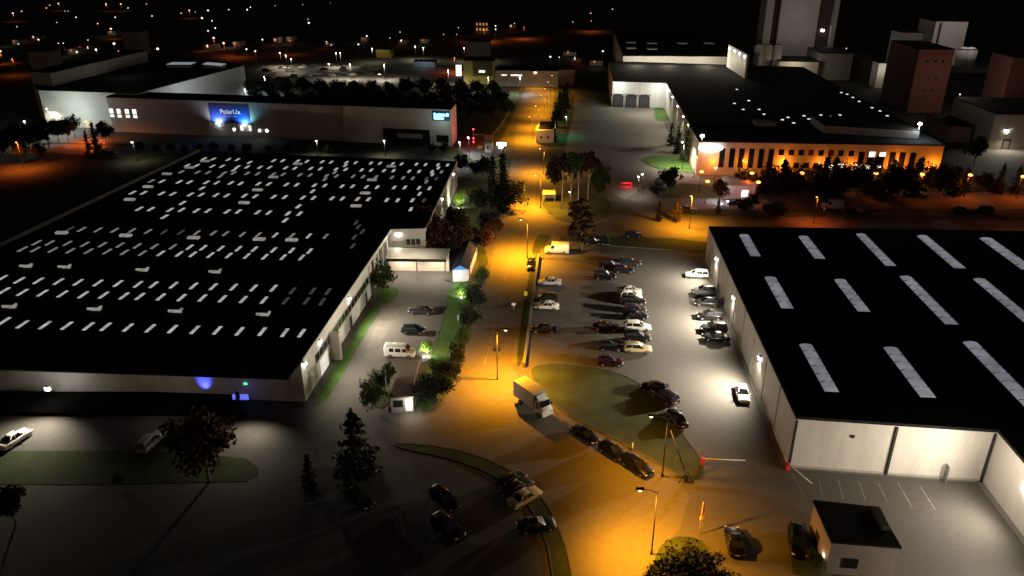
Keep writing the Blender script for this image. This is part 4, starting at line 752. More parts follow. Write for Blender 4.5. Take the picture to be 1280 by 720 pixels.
def van_proto(kind):
    mini = kind == 'minibus'; L, W, HH = (4.9, 1.9, 2.05) if mini else (5.2, 2.0, 2.35); hl, hw = L / 2, W / 2
    t = thing('parked_van', 'x', 'van'); b = MB(); rings = []
    for x, zt, w_ in ((-1, HH * .93, .9), (-.97, HH * .985, .96), (-.8, HH, .97), (.36, HH, .97), (.44, HH * .97, .96), (.66, HH * .60, .96), (.9, HH * .5, .92), (.98, HH * .42, .84), (1, HH * .3, .76)):
        a = hw * w_; zt2 = min(zt - .1, HH * .55)
        rings.append([(x * hl, y * a, z) for y, z in ((-.9, .28), (-1, .4), (-1, zt2), (-.94 if zt > HH * .7 else -.97, zt - .08), (-.82, zt), (.82, zt), (.94 if zt > HH * .7 else .97, zt - .08), (1, zt2), (1, .4), (.9, .28))])
    b.loft(rings, 0); b.obj('body', PAINT['white'], t, (0, 0, 0))
    z0, z1 = HH * .58, HH * .88
    b = MB(); b.loft([[(x * hl + .02, y * hw, z + .03) for y in (-.8, .8)] + [(x * hl - .06, y * hw, z - .04) for y in (.8, -.8)] for x, z in ((.645, HH * .62), (.46, HH * .945))], 0, True, False); b.obj('windscreen', glassd, t, (0, 0, 0))
    for s in (-1, 1):
        for u0, u1 in ((.22, .42),) if not mini else ((.24, .46), (-.22, .12), (-.62, -.34)):
            b = MB(); y0, y1 = s * hw * .955, s * hw * .985
            b.loft([[(u0 * hl, y0, z0), (u1 * hl + (.28 if u1 > .3 else 0), y0, z0), (u1 * hl, y0 * .99, z1), (u0 * hl, y0 * .99, z1)], [(u0 * hl, y1 + s * .012, z0), (u1 * hl + (.28 if u1 > .3 else 0), y1 + s * .012, z0), (u1 * hl, y1 * .985 + s * .012, z1), (u0 * hl, y1 * .985 + s * .012, z1)]], 0, True, False); b.obj('window', glassd, t, (0, 0, 0))
        b = MB(); b.box((hl * .93, s * hw * .74, HH * .34), .2, .26, .2); b.obj('headlight', headm, t, (0, 0, 0))
        b = MB(); b.box((-hl * .985, s * hw * .84, .75), .12, .14, .5); b.obj('tail_light', tailm, t, (0, 0, 0))
        b = MB(); b.box((hl * .5, s * (hw + .1), HH * .56), .12, .16, .28); b.obj('mirror', darkm, t, (0, 0, 0))
        for x in (.64, -.58):
            b = MB(); cy_ = s * (hw - .11)
            b.loft([[(x * hl + .35 * q * math.cos(k * math.pi / 8), cy_ + s * o, .35 + .35 * q * math.sin(k * math.pi / 8)) for k in range(16)] for o, q in ((-.1, .95), (-.08, 1), (.09, 1), (.12, .93))], 0)
            b.loft([[(x * hl + .2 * q * math.cos(k * math.pi / 8), cy_ + s * (.12 + o), .35 + .2 * q * math.sin(k * math.pi / 8)) for k in range(16)] for o, q in ((.001, 1), (.018, .8))], 1)
            b.obj('wheel', [rubber, rimm], t, (0, 0, 0))
    b = MB(); b.box((hl * .975, 0, .5), .1, W * .8, .16); b.obj('bumper', darkm, t, (0, 0, 0))
    return t
def heading(px, py, v):
    a = G(px, py); c = G(px + v[0], py + v[1]); return math.atan2(c.y - a.y, c.x - a.x)
PROTO = {}
def place_car(kind, color, px, py, v, label, group=None, cat='car'):
    new = kind not in PROTO
    if new: PROTO[kind] = van_proto(kind) if kind in ('van', 'minibus') else car_proto(kind); o = PROTO[kind]
    else: o = copy_tree(PROTO[kind])
    if 'group' in o: del o['group']
    tag(o, label, cat, group); p = G(px, py, .6); o.location = (p.x, p.y, .02)
    o.rotation_euler = (0, 0, v if isinstance(v, (int, float)) else heading(px, py, v))
    for ch in o.children:
        if ch.name.split('.')[0] in ('body', 'mirror'):
            ch.material_slots[0].link = 'OBJECT'; ch.material_slots[0].material = PAINT[color]
    return o
aT = math.atan2(T.y, T.x); aTn = aT + math.pi
g1 = 'cars in the middle rows of the car park'; g2 = 'cars along the road side of the car park'; g3 = 'cars parked against the storage hall wall'; g4 = 'cars by the grass island'
for k, c, x, y, v, l in (
 ('hatch', 'black', 741, 302, aT, 'black hatchback at the top of the car park, left of the other dark one'), ('hatch', 'graphite', 757, 302, (-1, 12), 'dark hatchback at the top of the car park facing the viewer'),
 ('saloon', 'black', 762, 331, aT, 'black saloon in the upper cluster of the car park, left front one'), ('estate', 'graphite', 788, 328, aT, 'charcoal estate in the upper cluster, farthest back'),
 ('suv', 'black', 756, 345, aT, 'black off-roader in the upper cluster, lowest on the left'), ('hatch', 'navy', 780, 337, aT, 'dark navy hatchback in the upper cluster, just below the charcoal estate'),
 ('saloon', 'silver', 787, 363, aT, 'silver saloon at the top of the long middle row'), ('hatch', 'white', 789, 369, aT, 'white hatchback second in the long middle row'),
 ('estate', 'black', 792, 376, aT, 'black estate below the white hatchback in the middle row'), ('hatch', 'graphite', 794, 386, aT, 'charcoal hatchback halfway down the middle row'),
 ('saloon', 'black', 794, 394, aT, 'black saloon above the white estate in the middle row'), ('estate', 'white', 797, 408, aT, 'white estate with roof rails in the middle row'),
 ('suv', 'black', 797, 421, aT, 'black off-roader second from the bottom of the middle row'), ('estate', 'gold', 797, 435, aT, 'pale gold estate at the bottom of the middle row'),
 ('saloon', 'red', 757, 408, aT, 'dark red saloon left of the white estate with rails'), ('hatch', 'black', 763, 433, aT, 'black hatchback left of the pale gold estate'),
 ('hatch', 'red', 763, 452, aT, 'dark red hatchback beside the top edge of the grass island')): place_car(k, c, x, y, v, l, g1)
for k, c, x, y, v, l in (
 ('saloon', 'silver', 687, 352, aTn, 'silver saloon parked next to the low wall, farthest along'), ('hatch', 'graphite', 684, 372, aTn, 'dark hatchback tucked behind the white coupe by the low wall'),
 ('saloon', 'white', 683, 382, aTn, 'white saloon glowing orange by the low wall'), ('saloon', 'black', 680, 411, aTn, 'black saloon alone by the low wall, nearest the truck'),
 ('hatch', 'black', 664, 331, (-1, 9), 'black hatchback on the verge at the upper corner of the low wall')): place_car(k, c, x, y, v, l, g2)
for k, c, x, y, v, l in (
 ('estate', 'white', 871, 343, aTn, 'white estate alone at the far end of the storage hall wall'), ('suv', 'grey', 880, 364, aTn, 'grey off-roader by the hall wall, second from the far end'),
 ('estate', 'graphite', 883, 378, aTn, 'charcoal estate by the hall wall, third from the far end'), ('suv', 'black', 887, 395, aTn, 'black off-roader by the hall wall with shining roof'),
 ('suv', 'graphite', 892, 410, aTn, 'dark off-roader by the hall wall, second nearest the viewer'), ('saloon', 'black', 895, 421, aTn, 'black saloon by the hall wall, nearest the viewer'),
 ('saloon', 'white', 928, 491, (3, 12), 'white saloon standing alone under the hall wall lamp')): place_car(k, c, x, y, v, l, g3)
for k, c, x, y, v, l in (
 ('hatch', 'black', 818, 484, (-14, -3), 'black hatchback at the right rim of the grass island, farthest of three'), ('suv', 'graphite', 831, 495, (-13, -8), 'dark off-roader at the right rim of the grass island, middle of three'),
 ('saloon', 'black', 846, 522, (-9, -13), 'black saloon at the right rim of the grass island, nearest of three'),
 ('saloon', 'black', 731, 543, (14, 9), 'black saloon on the road below the island, first behind the truck'), ('hatch', 'black', 766, 564, (14, 9), 'black hatchback on the road below the island, middle of three'),
 ('estate', 'black', 796, 582, (14, 9), 'black estate on the road below the island, under the bright lamp')): place_car(k, c, x, y, v, l, g4)
for k, c, x, y, v, l, g in (
 ('saloon', 'graphite', 526, 388, aTn, 'dark saloon in the side yard, farthest from the minibus', 'cars in the side yard'), ('hatch', 'teal', 517, 412, aT, 'dark teal hatchback in the side yard next to the minibus', 'cars in the side yard'),
 ('saloon', 'white', 18, 548, (12, -8), 'white saloon at the left edge before the black platform', 'cars before the hall'), ('estate', 'silver', 189, 551, (10, -9), 'silver estate parked by the lawn before the black platform', 'cars before the hall'),
 ('hatch', 'black', 640, 600, (14, -9), 'black hatchback in the dark lower lot, farthest from the viewer', 'cars in the dark lower lot'), ('saloon', 'graphite', 646, 609, (14, -8), 'dark saloon in the lower lot between the black hatchback and pale saloon', 'cars in the dark lower lot'),
 ('saloon', 'gold', 656, 621, (14, -8), 'pale saloon catching orange light beside the curved verge', 'cars in the dark lower lot'), ('saloon', 'black', 670, 656, (14, -2), 'black saloon nose to the curved verge, nearest the viewer', 'cars in the dark lower lot'),
 ('estate', 'black', 556, 624, (10, 9), 'black estate in the dark lower lot, upper of the diagonal pair', 'cars in the dark lower lot'), ('suv', 'black', 560, 660, (11, 8), 'black off-roader in the dark lower lot, lower of the diagonal pair', 'cars in the dark lower lot'),
 ('hatch', 'black', 450, 624, (10, 7), 'black hatchback in the dark lot left of the diagonal pair', 'cars in the dark lower lot'), ('hatch', 'graphite', 456, 581, (10, 5), 'dark hatchback half hidden behind the lone conifer', 'cars in the dark lower lot'),
 ('saloon', 'black', 918, 676, (-3, -14), 'black saloon between the planted bed and the small square building', 'cars by the square building'), ('suv', 'black', 997, 678, (2, 12), 'black off-roader in shade against the small square building', 'cars by the square building'),
 ('hatch', 'black', 118, 192, aT, 'dark hatchback on the red-lit far road, the left one', 'cars on the far left road'), ('hatch', 'black', 138, 192, aT, 'dark hatchback on the red-lit far road, the right one', 'cars on the far left road'),
 ('saloon', 'black', 1202, 262, aT, 'dark saloon in the red-lit lot, the left of the far pair', 'cars in the red-lit lot'), ('estate', 'black', 1229, 262, aTn, 'dark estate in the red-lit lot, the right of the far pair', 'cars in the red-lit lot'),
 ('saloon', 'black', 1066, 264, aT, 'black saloon in the red-lit lot right of the pale van', 'cars in the red-lit lot'), ('hatch', 'graphite', 920, 253, aTn, 'dark hatchback with a lit headlamp by the gate lodge', 'cars by the gate lodge'),
 ('hatch', 'black', 792, 293, aT, 'black hatchback at the edge of the cross street above the car park', 'cars by the gate lodge'), ('saloon', 'graphite', 859, 262, aT, 'dark saloon behind the paired conifers by the cross street', 'cars by the gate lodge')): place_car(k, c, x, y, v, l, g)
hl_ = [o for o in S.objects if o.get('label', '').startswith('dark hatchback with a lit')][0]
b = MB(); b.ball((2.05, -.6, .66), .18, 0, 1); b.obj('lit_headlight', b_cool, hl_, (0, 0, 0)); light(hl_, (2.6, -.4, .8), COOL, 900, 110, (1, 0, -.12), local=True)
place_car('van', 'white', 696, 313, aTn, 'white panel van by the orange junction', None, 'van')
place_car('minibus', 'white', 500, 441, aT, 'white minibus with dark side windows in the side yard', None, 'minibus')
place_car('van', 'silver', 1040, 258, aTn, 'pale van in the red-lit lot before the office trees', None, 'van')
# cars of the far lot
kinds = ['hatch', 'saloon', 'estate', 'suv']; cols = ['white', 'silver', 'black', 'grey', 'silver', 'white', 'graphite']
spots = [(306, 105), (316, 110), (322, 103), (333, 88), (340, 92), (352, 84), (362, 88), (378, 84), (392, 82), (405, 86), (412, 81), (428, 86), (430, 91), (440, 93), (452, 84), (462, 92), (474, 94), (485, 95), (470, 86), (398, 92), (415, 94), (384, 94), (366, 95), (347, 99), (334, 97), (603, 96), (612, 99), (622, 103), (633, 101), (641, 103), (648, 106), (655, 103)]
for i, (x, y) in enumerate(spots):
    c = cols[(i * 3) % 7]; place_car(kinds[(i * 5) % 4], c, x, y, aT + (i % 5 - 2) * .25 + (math.pi if i % 3 else 0), '%s car in the far lot %s, %s from the left' % ({'white': 'white', 'silver': 'silver', 'black': 'black', 'grey': 'grey', 'graphite': 'charcoal'}[c], 'behind the banner building' if x < 560 else 'at the road head', ord_[sorted(spots).index((x, y))]), 'cars in the far lot')
# box truck
def truck():
    p = G(667, 503, 1.0); an = heading(667, 503, (13, 9)); t = thing('box_truck', 'white-cabbed box truck with grey load box turning off the orange road', 'truck', (p.x, p.y, .02), an)
    b = MB(); b.box((-1.0, 0, 1.0), 4.6, 2.25, 2.35); b.obj('load_box', [mat('box_side', (.34, .34, .36), .55, var=.08)], t, (0, 0, 0))
    b = MB(); b.box((-1.0, 0, 3.352), 4.66, 2.31, .06); b.obj('box_roof', mat('box_roof', (.32, .31, .29), .6, var=.1), t, (0, 0, 0))
    b = MB(); b.box((-.2, 0, .55), 6.2, .9, .3); b.obj('chassis', darkm, t, (0, 0, 0))
    b = MB(); b.loft([[(x, y * w_, z) for y, z in ((-1, .5), (-1, 1.35), (-.95, zt - .12), (-.8, zt), (.8, zt), (.95, zt - .12), (1, 1.35), (1, .5))] for x, w_, zt in ((1.36, 1.02, 2.55), (1.6, 1.02, 2.62), (2.25, 1.0, 2.5), (2.75, 1.0, 1.62), (3.1, .98, 1.45), (3.2, .92, 1.25))], 0); b.obj('cab', PAINT['white'], t, (0, 0, 0))
    b = MB(); b.loft([[(x + .03, y, z + .04) for y in (-.84, .84)] + [(x - .06, y, z - .04) for y in (.84, -.84)] for x, z in ((2.72, 1.68), (2.3, 2.4))], 0, True, False); b.obj('windscreen', glassd, t, (0, 0, 0))
    b = MB(); b.loft([[(1.5, y, 2.66), (1.5, y, 2.58), (2.1, y, 2.56), (1.6, y, 3.15)] for y in (-.8, .8)], 0, True, False); b.obj('wind_deflector', PAINT['white'], t, (0, 0, 0))
    for s in (-1, 1):
        b = MB(); b.box((2.05, s * 1.0, 1.5), .8, .06, .75); b.obj('window', glassd, t, (0, 0, 0))
        b = MB(); b.box((2.55, s * 1.18, 1.6), .14, .22, .45); b.obj('mirror', darkm, t, (0, 0, 0))
        b = MB(); b.box((3.12, s * .68, .85), .16, .34, .22); b.obj('headlight', headm, t, (0, 0, 0))
        b = MB(); b.box((-3.32, s * .9, .8), .06, .2, .3); b.obj('tail_light', tailm, t, (0, 0, 0))
        for x in (2.35, -1.9):
            b = MB(); cy_ = s * .92
            b.loft([[(x + .42 * q * math.cos(k * math.pi / 8), cy_ + s * o, .42 + .42 * q * math.sin(k * math.pi / 8)) for k in range(16)] for o, q in ((-.15, .95), (-.1, 1), (.1, 1), (.14, .93))], 0)
            b.loft([[(x + .22 * q * math.cos(k * math.pi / 8), cy_ + s * (.14 + o), .42 + .22 * q * math.sin(k * math.pi / 8)) for k in range(16)] for o, q in ((.001, 1), (.02, .8))], 1); b.obj('wheel', [rubber, rimm], t, (0, 0, 0))
    b = MB(); b.box((3.2, 0, .48), .16, 1.9, .25); b.obj('bumper', PAINT['white'], t, (0, 0, 0))
truck()

# ------------------------------------------------------------------ trees and bushes
def leafquad(b, c, s, up=.3):
    d = Vector((R.gauss(0, 1), R.gauss(0, 1), R.gauss(0, 1) * up + .2)).normalized(); a = d.orthogonal().normalized(); e = d.cross(a)
    q = R.random() * 6.28; a, e = a * math.cos(q) + e * math.sin(q), e * math.cos(q) - a * math.sin(q); w_ = s * (.6 + R.random() * .8)
    b.face([c - a * w_, c - e * w_ * .55, c + a * w_, c + e * w_ * .55])
def crown_mesh(kind, seed):
    """unit-height crown (0..1)"""
    R.seed(seed); b = MB()
    if kind in ('conifer', 'spire'):
        wid = .24 if kind == 'conifer' else .13; n = 1700
        lob = [(R.random() * 6.28, R.random() * 5) for _ in range(26)]
        for tier in range(16):
            z0 = .06 + .9 * tier / 16; r0 = wid * (1 - z0) ** .85 * (.85 + .3 * R.random())
            for br in range(max(5, int(13 * (1 - z0)))):
                an = R.random() * 6.28; ln = r0 * (.65 + .5 * R.random())
                for k in range(10):
                    f = (k + R.random()) / 10; rr = ln * f; p = Vector((rr * math.cos(an), rr * math.sin(an), z0 - rr * .45 + R.gauss(0, .006) + .01))
                    p += Vector((R.gauss(0, 1), R.gauss(0, 1), 0)) * .012 * (1 + f); leafquad(b, p, .021 + .014 * R.random(), .5)
        for k in range(40): leafquad(b, Vector((R.gauss(0, .006), R.gauss(0, .006), .93 + .07 * R.random())), .012)
    else:
        cl = []
        shp = dict(broad=(.40, .36, .60), shrub=(.52, .42, .52), tall=(.16, .17, .80), column=(.13, .46, .52))[kind]
        for k in range(42 if kind != 'tall' else 16):
            while True:
                v = Vector((R.uniform(-1, 1), R.uniform(-1, 1), R.uniform(-1, 1)))
                if v.length < 1: break
            v = v * (.55 + .45 * R.random()) if v.length > .5 else v * 1.3
            cl.append(Vector((v.x * shp[0], v.y * shp[0], shp[2] + v.z * shp[1] * .95)))
        for c in cl:
            cr = shp[0] * R.uniform(.22, .4)
            for k in range(60):
                v = Vector((R.gauss(0, 1), R.gauss(0, 1), R.gauss(0, .8))); v = v.normalized() * cr * R.random() ** .4
                leafquad(b, c + v, .024 + .016 * R.random(), 1)
    return b.mesh('crown', leafs['green'])
def trunk_mesh(kind):
    b = MB(); top = dict(conifer=.9, spire=.9, broad=.55, shrub=.3, tall=.85, column=.7)[kind]; r = dict(tall=.012, shrub=.012, column=.02).get(kind, .02)
    b.tube([(0, 0, 0), (.004, .002, top * .5), (0, 0, top)], r, 7, r2=r * .35)
    if kind in ('broad', 'shrub', 'tall'):
        for k in range(5):
            a = k * 1.26 + .4; z = top * (.55 + .07 * k); l = .22 if kind != 'tall' else .09; b.tube([(0, 0, z), (l * .6 * math.cos(a), l * .6 * math.sin(a), z + .1), (l * math.cos(a), l * math.sin(a), z + .2)], r * .45, 5, r2=r * .15)
    return b.mesh('trunk', birchm if kind == 'tall' else barkm)
CROWNS = {k: [crown_mesh(k, i * 11 + 3) for i in range(n)] for k, n in dict(conifer=3, spire=2, broad=4, shrub=3, tall=3, column=1).items()}
TRUNKS = {k: trunk_mesh(k) for k in CROWNS}
def h_for(base, topy):
    a = G(*base); lo, hi = .3, 60
    for _ in range(40):
        md = (lo + hi) / 2; yy = a.y * CT - (md - H) * ST
        if 360 - F * ((a.y * ST + (md - H) * CT)) / yy > topy: lo = md
        else: hi = md
    return lo
NTREE = [0]
def tree(kind, base, topy, leaf, label, group=None, wid=1.0, name=None, cat=None):
    NTREE[0] += 1; i = NTREE[0]; h = h_for(base, topy); rr = random.Random(i * 17)
    nm = name or {'conifer': 'conifer_tree', 'spire': 'conifer_tree', 'broad': 'leafy_tree', 'shrub': 'shrub', 'tall': 'birch_tree', 'column': 'leafy_tree'}[kind]
    t = thing(nm, label, cat or ('shrub' if kind == 'shrub' else 'tree'), G(*base), rr.random() * 6.28, group); t.scale = (h * wid, h * wid, h)
    for part_, me in (('crown', CROWNS[kind][i % len(CROWNS[kind])]), ('trunk', TRUNKS[kind])):
        o = bpy.data.objects.new(part_, me); COL.objects.link(o); o.parent = t
        if part_ == 'crown': o.material_slots[0].link = 'OBJECT'; o.material_slots[0].material = leafs[leaf]
    return t
tree('conifer', (446, 594), 510, 'conifer', 'dark conifer standing alone in the lower-left yard', wid=1.5)
tree('conifer', (388, 612), 566, 'dark', 'smaller black conifer left of the lone dark conifer')
tree('broad', (262, 602), 512, 'autumn', 'broad brownish tree before the blue entrance sign', wid=1.0)
tree('conifer', (301, 522), 488, 'dark', 'slim dark conifer at the right end of the black platform')
tree('shrub', (480, 366), 326, 'green', 'round dark shrub below the pale loading canopy', wid=.8)
ga = 'trees between the side yard and the road'
for k, bs, ty, lf, l in (('broad', (551, 320), 270, 'rust', 'reddish tree left of the blue-gabled shed'), ('broad', (580, 318), 272, 'autumn', 'brownish tree behind the blue-gabled shed'), ('broad', (605, 318), 282, 'rust', 'reddish tree close to the road behind the shed'),
    ('broad', (533, 300), 252, 'autumn', 'brown tree against the hall end wall'), ('broad', (570, 298), 256, 'dark', 'dark tree behind the reddish ones'), ('shrub', (520, 312), 292, 'autumn', 'yellowish shrub right of the loading canopy'), ('shrub', (553, 312), 290, 'lime', 'yellow-green shrub right of the three-window wall'),
    ('spire', (629, 264), 188, 'conifer', 'tall black spire tree left of the road'), ('spire', (616, 256), 192, 'conifer', 'second black spire tree left of the road, slightly shorter'), ('shrub', (637, 262), 220, 'dark', 'round dark shrub at the foot of the spire trees'), ('broad', (596, 224), 198, 'conifer', 'bushy pine in the pale court, left of the pair'),
    ('broad', (608, 224), 194, 'conifer', 'bushy pine in the pale court, right of the pair'), ('broad', (577, 218), 191, 'dark', 'dark round tree at the far corner of the skylit hall'), ('broad', (600, 270), 232, 'dark', 'dark leafy tree left of the spire trees'), ('shrub', (612, 296), 262, 'dark', 'dark shrub close to the junction lamp'),
    ('broad', (618, 300), 268, 'autumn', 'brown tree at the left kerb of the junction')): tree(k, bs, ty, lf, l, ga)
for i, (x, y, ty) in enumerate(((601, 362, 330), (594, 388, 352), (587, 412, 378), (580, 436, 404), (572, 458, 426), (565, 478, 446), (556, 497, 462), (540, 505, 462), (526, 506, 474), (548, 476, 446))):
    tree('shrub', (x, y), ty, 'dark' if i % 3 else 'green', 'dark hedge shrub on the left of the road, %s from the blue-gabled shed' % ord_[i], 'hedge shrubs along the left kerb', .75)
tree('shrub', (557, 478), 452, 'autumn', 'yellow-leaved shrub among the dark hedge near the road', wid=.7)
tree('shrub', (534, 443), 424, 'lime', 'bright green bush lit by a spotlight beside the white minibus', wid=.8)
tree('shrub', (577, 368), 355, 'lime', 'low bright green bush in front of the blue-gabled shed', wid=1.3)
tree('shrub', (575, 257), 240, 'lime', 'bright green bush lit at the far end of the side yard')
for i, (x, y, ty) in enumerate(((466, 512, 470), (476, 490, 458), (486, 476, 452))): tree('shrub', (x, y), ty, 'green', 'green shrub beside the gate hut, ' + ord_[i] + ' from the viewer', 'shrubs by the gate hut', .7)
gi = 'trees on the junction island'
for k, bs, ty, lf, l, w_ in (('tall', (702, 262), 189, 'autumn', 'pale-trunked island tree with yellowish top, leftmost', .9), ('tall', (713, 266), 186, 'green', 'pale-trunked island tree, second from the left', .9), ('tall', (722, 264), 187, 'green', 'pale-trunked island tree, third from the left', .8), ('tall', (734, 262), 186, 'rust', 'pale-trunked island tree with red top', 1.0),
    ('broad', (748, 256), 200, 'green', 'round green tree at the right of the junction island', .6), ('broad', (693, 246), 190, 'dark', 'dark tree behind the pale trunks, nearest the road', .6), ('broad', (716, 238), 188, 'dark', 'dark tree in the middle behind the pale trunks', .6), ('column', (726, 314), 238, 'autumn', 'tall brownish column tree at the car park corner', 1.7)): tree(k, bs, ty, lf, l, gi, w_)
for i, (x, y, ty) in enumerate(((691, 176, 138), (694, 160, 126), (699, 150, 112), (704, 142, 106), (708, 136, 101))): tree('spire', (x, y), ty, 'conifer', 'black spire tree right of the far road, ' + ord_[i] + ' from the lodge', 'spire trees beyond the lodge', 1.2)
gc = 'trees of the lorry court'
for k, bs, ty, lf, l in (('conifer', (838, 182), 152, 'conifer', 'conifer by the lamp-lit side wall, farthest back'), ('conifer', (847, 192), 156, 'conifer', 'conifer by the lamp-lit side wall, in the middle'), ('conifer', (856, 202), 160, 'green', 'conifer by the lamp-lit side wall, nearest the oval lawn'), ('broad', (836, 243), 206, 'dark', 'dark round tree between the oval lawn and inner drive'), ('shrub', (821, 246), 226, 'dark', 'low dark shrub left of the dark round tree'),
    ('conifer', (823, 276), 250, 'dark', 'stubby conifer by the cross street, left of the pair'), ('conifer', (845, 277), 248, 'autumn', 'stubby conifer by the cross street, right of the pair'), ('broad', (899, 252), 222, 'autumn', 'small orange-lit tree left of the gate lodge'), ('shrub', (894, 207), 197, 'dark', 'dark shrub below the oval sign'), ('conifer', (897, 268), 248, 'rust', 'tiny conifer in front of the gate lodge'),
    ('shrub', (938, 262), 240, 'dark', 'dark shrub right of the gate lodge'), ('shrub', (962, 274), 248, 'autumn', 'orange-lit shrub by the cross street, left one'), ('shrub', (972, 274), 251, 'autumn', 'orange-lit shrub by the cross street, right one'), ('shrub', (928, 266), 248, 'dark', 'low dark shrub before the gate lodge window')): tree(k, bs, ty, lf, l, gc)
row = ((930, 208, 'b'), (944, 216, 'b'), (956, 200, 'c'), (966, 203, 'b'), (976, 197, 'c'), (986, 206, 'b'), (998, 204, 'c'), (1011, 206, 'b'), (1020, 203, 'c'), (1028, 193, 's'), (1039, 194, 's'), (1050, 206, 'b'), (1062, 199, 'b'), (1072, 199, 'b'), (1088, 194, 's'), (1100, 207, 'b'), (1111, 197, 's'), (1121, 204, 'b'), (1131, 202, 'b'), (1143, 195, 's'), (1163, 203, 'b'), (1173, 201, 'b'), (1182, 206, 'b'), (1192, 207, 'c'), (1204, 209, 's'))
for i, (x, ty, k) in enumerate(row): tree({'b': 'shrub', 'c': 'conifer', 's': 'conifer'}[k], (x, 244 if i % 2 else 240), ty, 'conifer' if k != 'b' else 'dark', 'dark tree before the orange office front, ' + ord_[i] + ' from the left', 'dark trees before the office front', 1.5 if k != 'b' else .95, 'dark_tree', 'tree')
for k, x, y, ty, l in (('broad', 1217, 205, 168, 'dark tree at the left corner of the white garage'), ('broad', 1226, 242, 213, 'dark round tree left of the two right-hand conifers'), ('conifer', 1247, 242, 203, 'dark conifer before the white garage, left one'), ('conifer', 1268, 242, 206, 'dark conifer before the white garage, right one'), ('shrub', 1237, 244, 222, 'low dark shrub between the right-hand conifers')): tree(k, (x, y), ty, 'dark', l, 'trees before the white garage')
gb = [(308 + 7.2 * i, (149, 122, 136)[i % 3] + (i * 7 % 5) * .8, (121, 96, 108)[i % 3] + (i * 5 % 7) - 2) for i in range(46)]
for i, (x, y, ty) in enumerate(gb): tree('broad', (x, y), ty, 'green' if i % 2 else 'conifer', 'grey-green tree behind the banner building, ' + ord_[i] + ' from the left', 'trees behind the banner building', 1.1)
for i, (x, y, ty) in enumerate(((6, 200, 164), (22, 196, 150), (38, 192, 152), (50, 192, 146), (62, 186, 148), (74, 178, 146), (86, 178, 144), (94, 172, 142), (30, 206, 172), (52, 204, 176))): tree('broad', (x, y), ty, 'dark', 'dark leafy tree in the mass at the left edge, ' + ord_[i] + ' counted outward', 'tree mass at the left edge', .8)
for k, x, y, ty, lf, l in (('conifer', 121, 186, 151, 'dark', 'dark conifer beside the orange lamp at far left'), ('conifer', 111, 188, 162, 'rust', 'smaller reddish conifer beside the orange lamp at far left'), ('broad', 133, 180, 150, 'conifer', 'grey tree against the left end of the banner building')): tree(k, (x, y), ty, lf, l, 'trees by the far left lamp')
for i, x in enumerate((176, 196, 214, 232, 250, 268, 290, 310, 336, 362, 384, 410, 436, 456, 540, 556)): tree('shrub', (x, 189 + (i * 5 % 4)), 176 + (i * 3 % 5), 'dark', 'low dark shrub along the banner building, ' + ord_[i] + ' from the left', 'shrubs along the banner building', .9)
for i, (x, y, ty) in enumerate(((850, 730, 682), (832, 750, 698), (872, 752, 692), (890, 764, 708), (852, 778, 706))): tree('shrub', (x, y), ty, 'dark', 'leafy shrub in the planted bed at the bottom, ' + ord_[i] + ' from the back', 'shrubs of the bottom bed', .95)
tree('shrub', (1016, 712), 690, 'green', 'small shrub at the left wall of the square building'); tree('broad', (20, 655), 606, 'dark', 'dark tree in the unlit lower-left corner'); tree('shrub', (150, 606), 592, 'dark', 'low dark shrub on the left lawn edge')

# ------------------------------------------------------------------ small things
def boom(px, label, tip, l, up, col=white_pl, post=orangem, name='barrier_gate'):
    p = G(*px); t = thing(name, label, 'barrier', p); b = MB(); b.box((0, 0, 0), .4, .4, 1.0); b.obj('post', post, t, (0, 0, 0))
    v = Vector(tip).normalized() * l; b = MB(); b.tube([Vector((0, 0, .95)), Vector((0, 0, .95)) + v], .07, 6); b.obj('boom', col, t, (0, 0, 0)); return t
boom((878, 581), 'red barrier post with lowered white boom at the car park exit', (T.x, T.y, .01), 5.2, 0, post=redm)
boom((488, 514), 'orange barrier post with upright white boom by the gate hut', (-.12, .15, 1), 4.2, 1)
boom((984, 587), 'red-and-white barrier lowered beside the storage hall corner', (T.x * .5 - D.x, T.y * .5 - D.y, .0), 4.2, 0, post=redm)
t = boom((857, 602), 'dark barrier with its black boom raised at the island tip', (-.38, .35, 1), 6.0, 1, darkm, darkm); b = MB(); b.tube([(.9, 0, 0), (0, 0, 1.6)], .06, 5); b.tube([(-.9, -.2, 0), (0, 0, 1.6)], .06, 5); b.obj('brace', darkm, t, (0, 0, 0))
boom((512, 506), 'gate boom raised over the gate hut roof', (.35, .9, 1.1), 6.5, 1, mat('boom_pink', (.5, .33, .3), .6, var=.1), steel)
# gate hut
q = [G(488, 497, 2.6), G(516, 496, 2.6), G(521, 474, 2.6), G(497, 474, 2.6)]
gh = building('gate_hut', 'small gate hut with brown flat roof and a gleaming door by the side yard entrance', [(p.x, p.y) for p in q], 2.6, mat('hut_grey', (.3, .3, .31), .6, var=.1), mat('hut_roof', (.10, .07, .055), .85, var=.3), .2, .2)
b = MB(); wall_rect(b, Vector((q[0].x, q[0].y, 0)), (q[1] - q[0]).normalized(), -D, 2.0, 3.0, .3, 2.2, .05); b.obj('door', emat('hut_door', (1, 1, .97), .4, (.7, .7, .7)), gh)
b = MB(); wall_rect(b, Vector((q[0].x, q[0].y, 0)), (q[1] - q[0]).normalized(), -D, .4, 1.7, 1, 2.1, .05); b.obj('window', glassd, gh)
light(gh, Vector((q[1].x, q[1].y, 2.3)) - D * 1.2, WHT, 160, rad=.2)
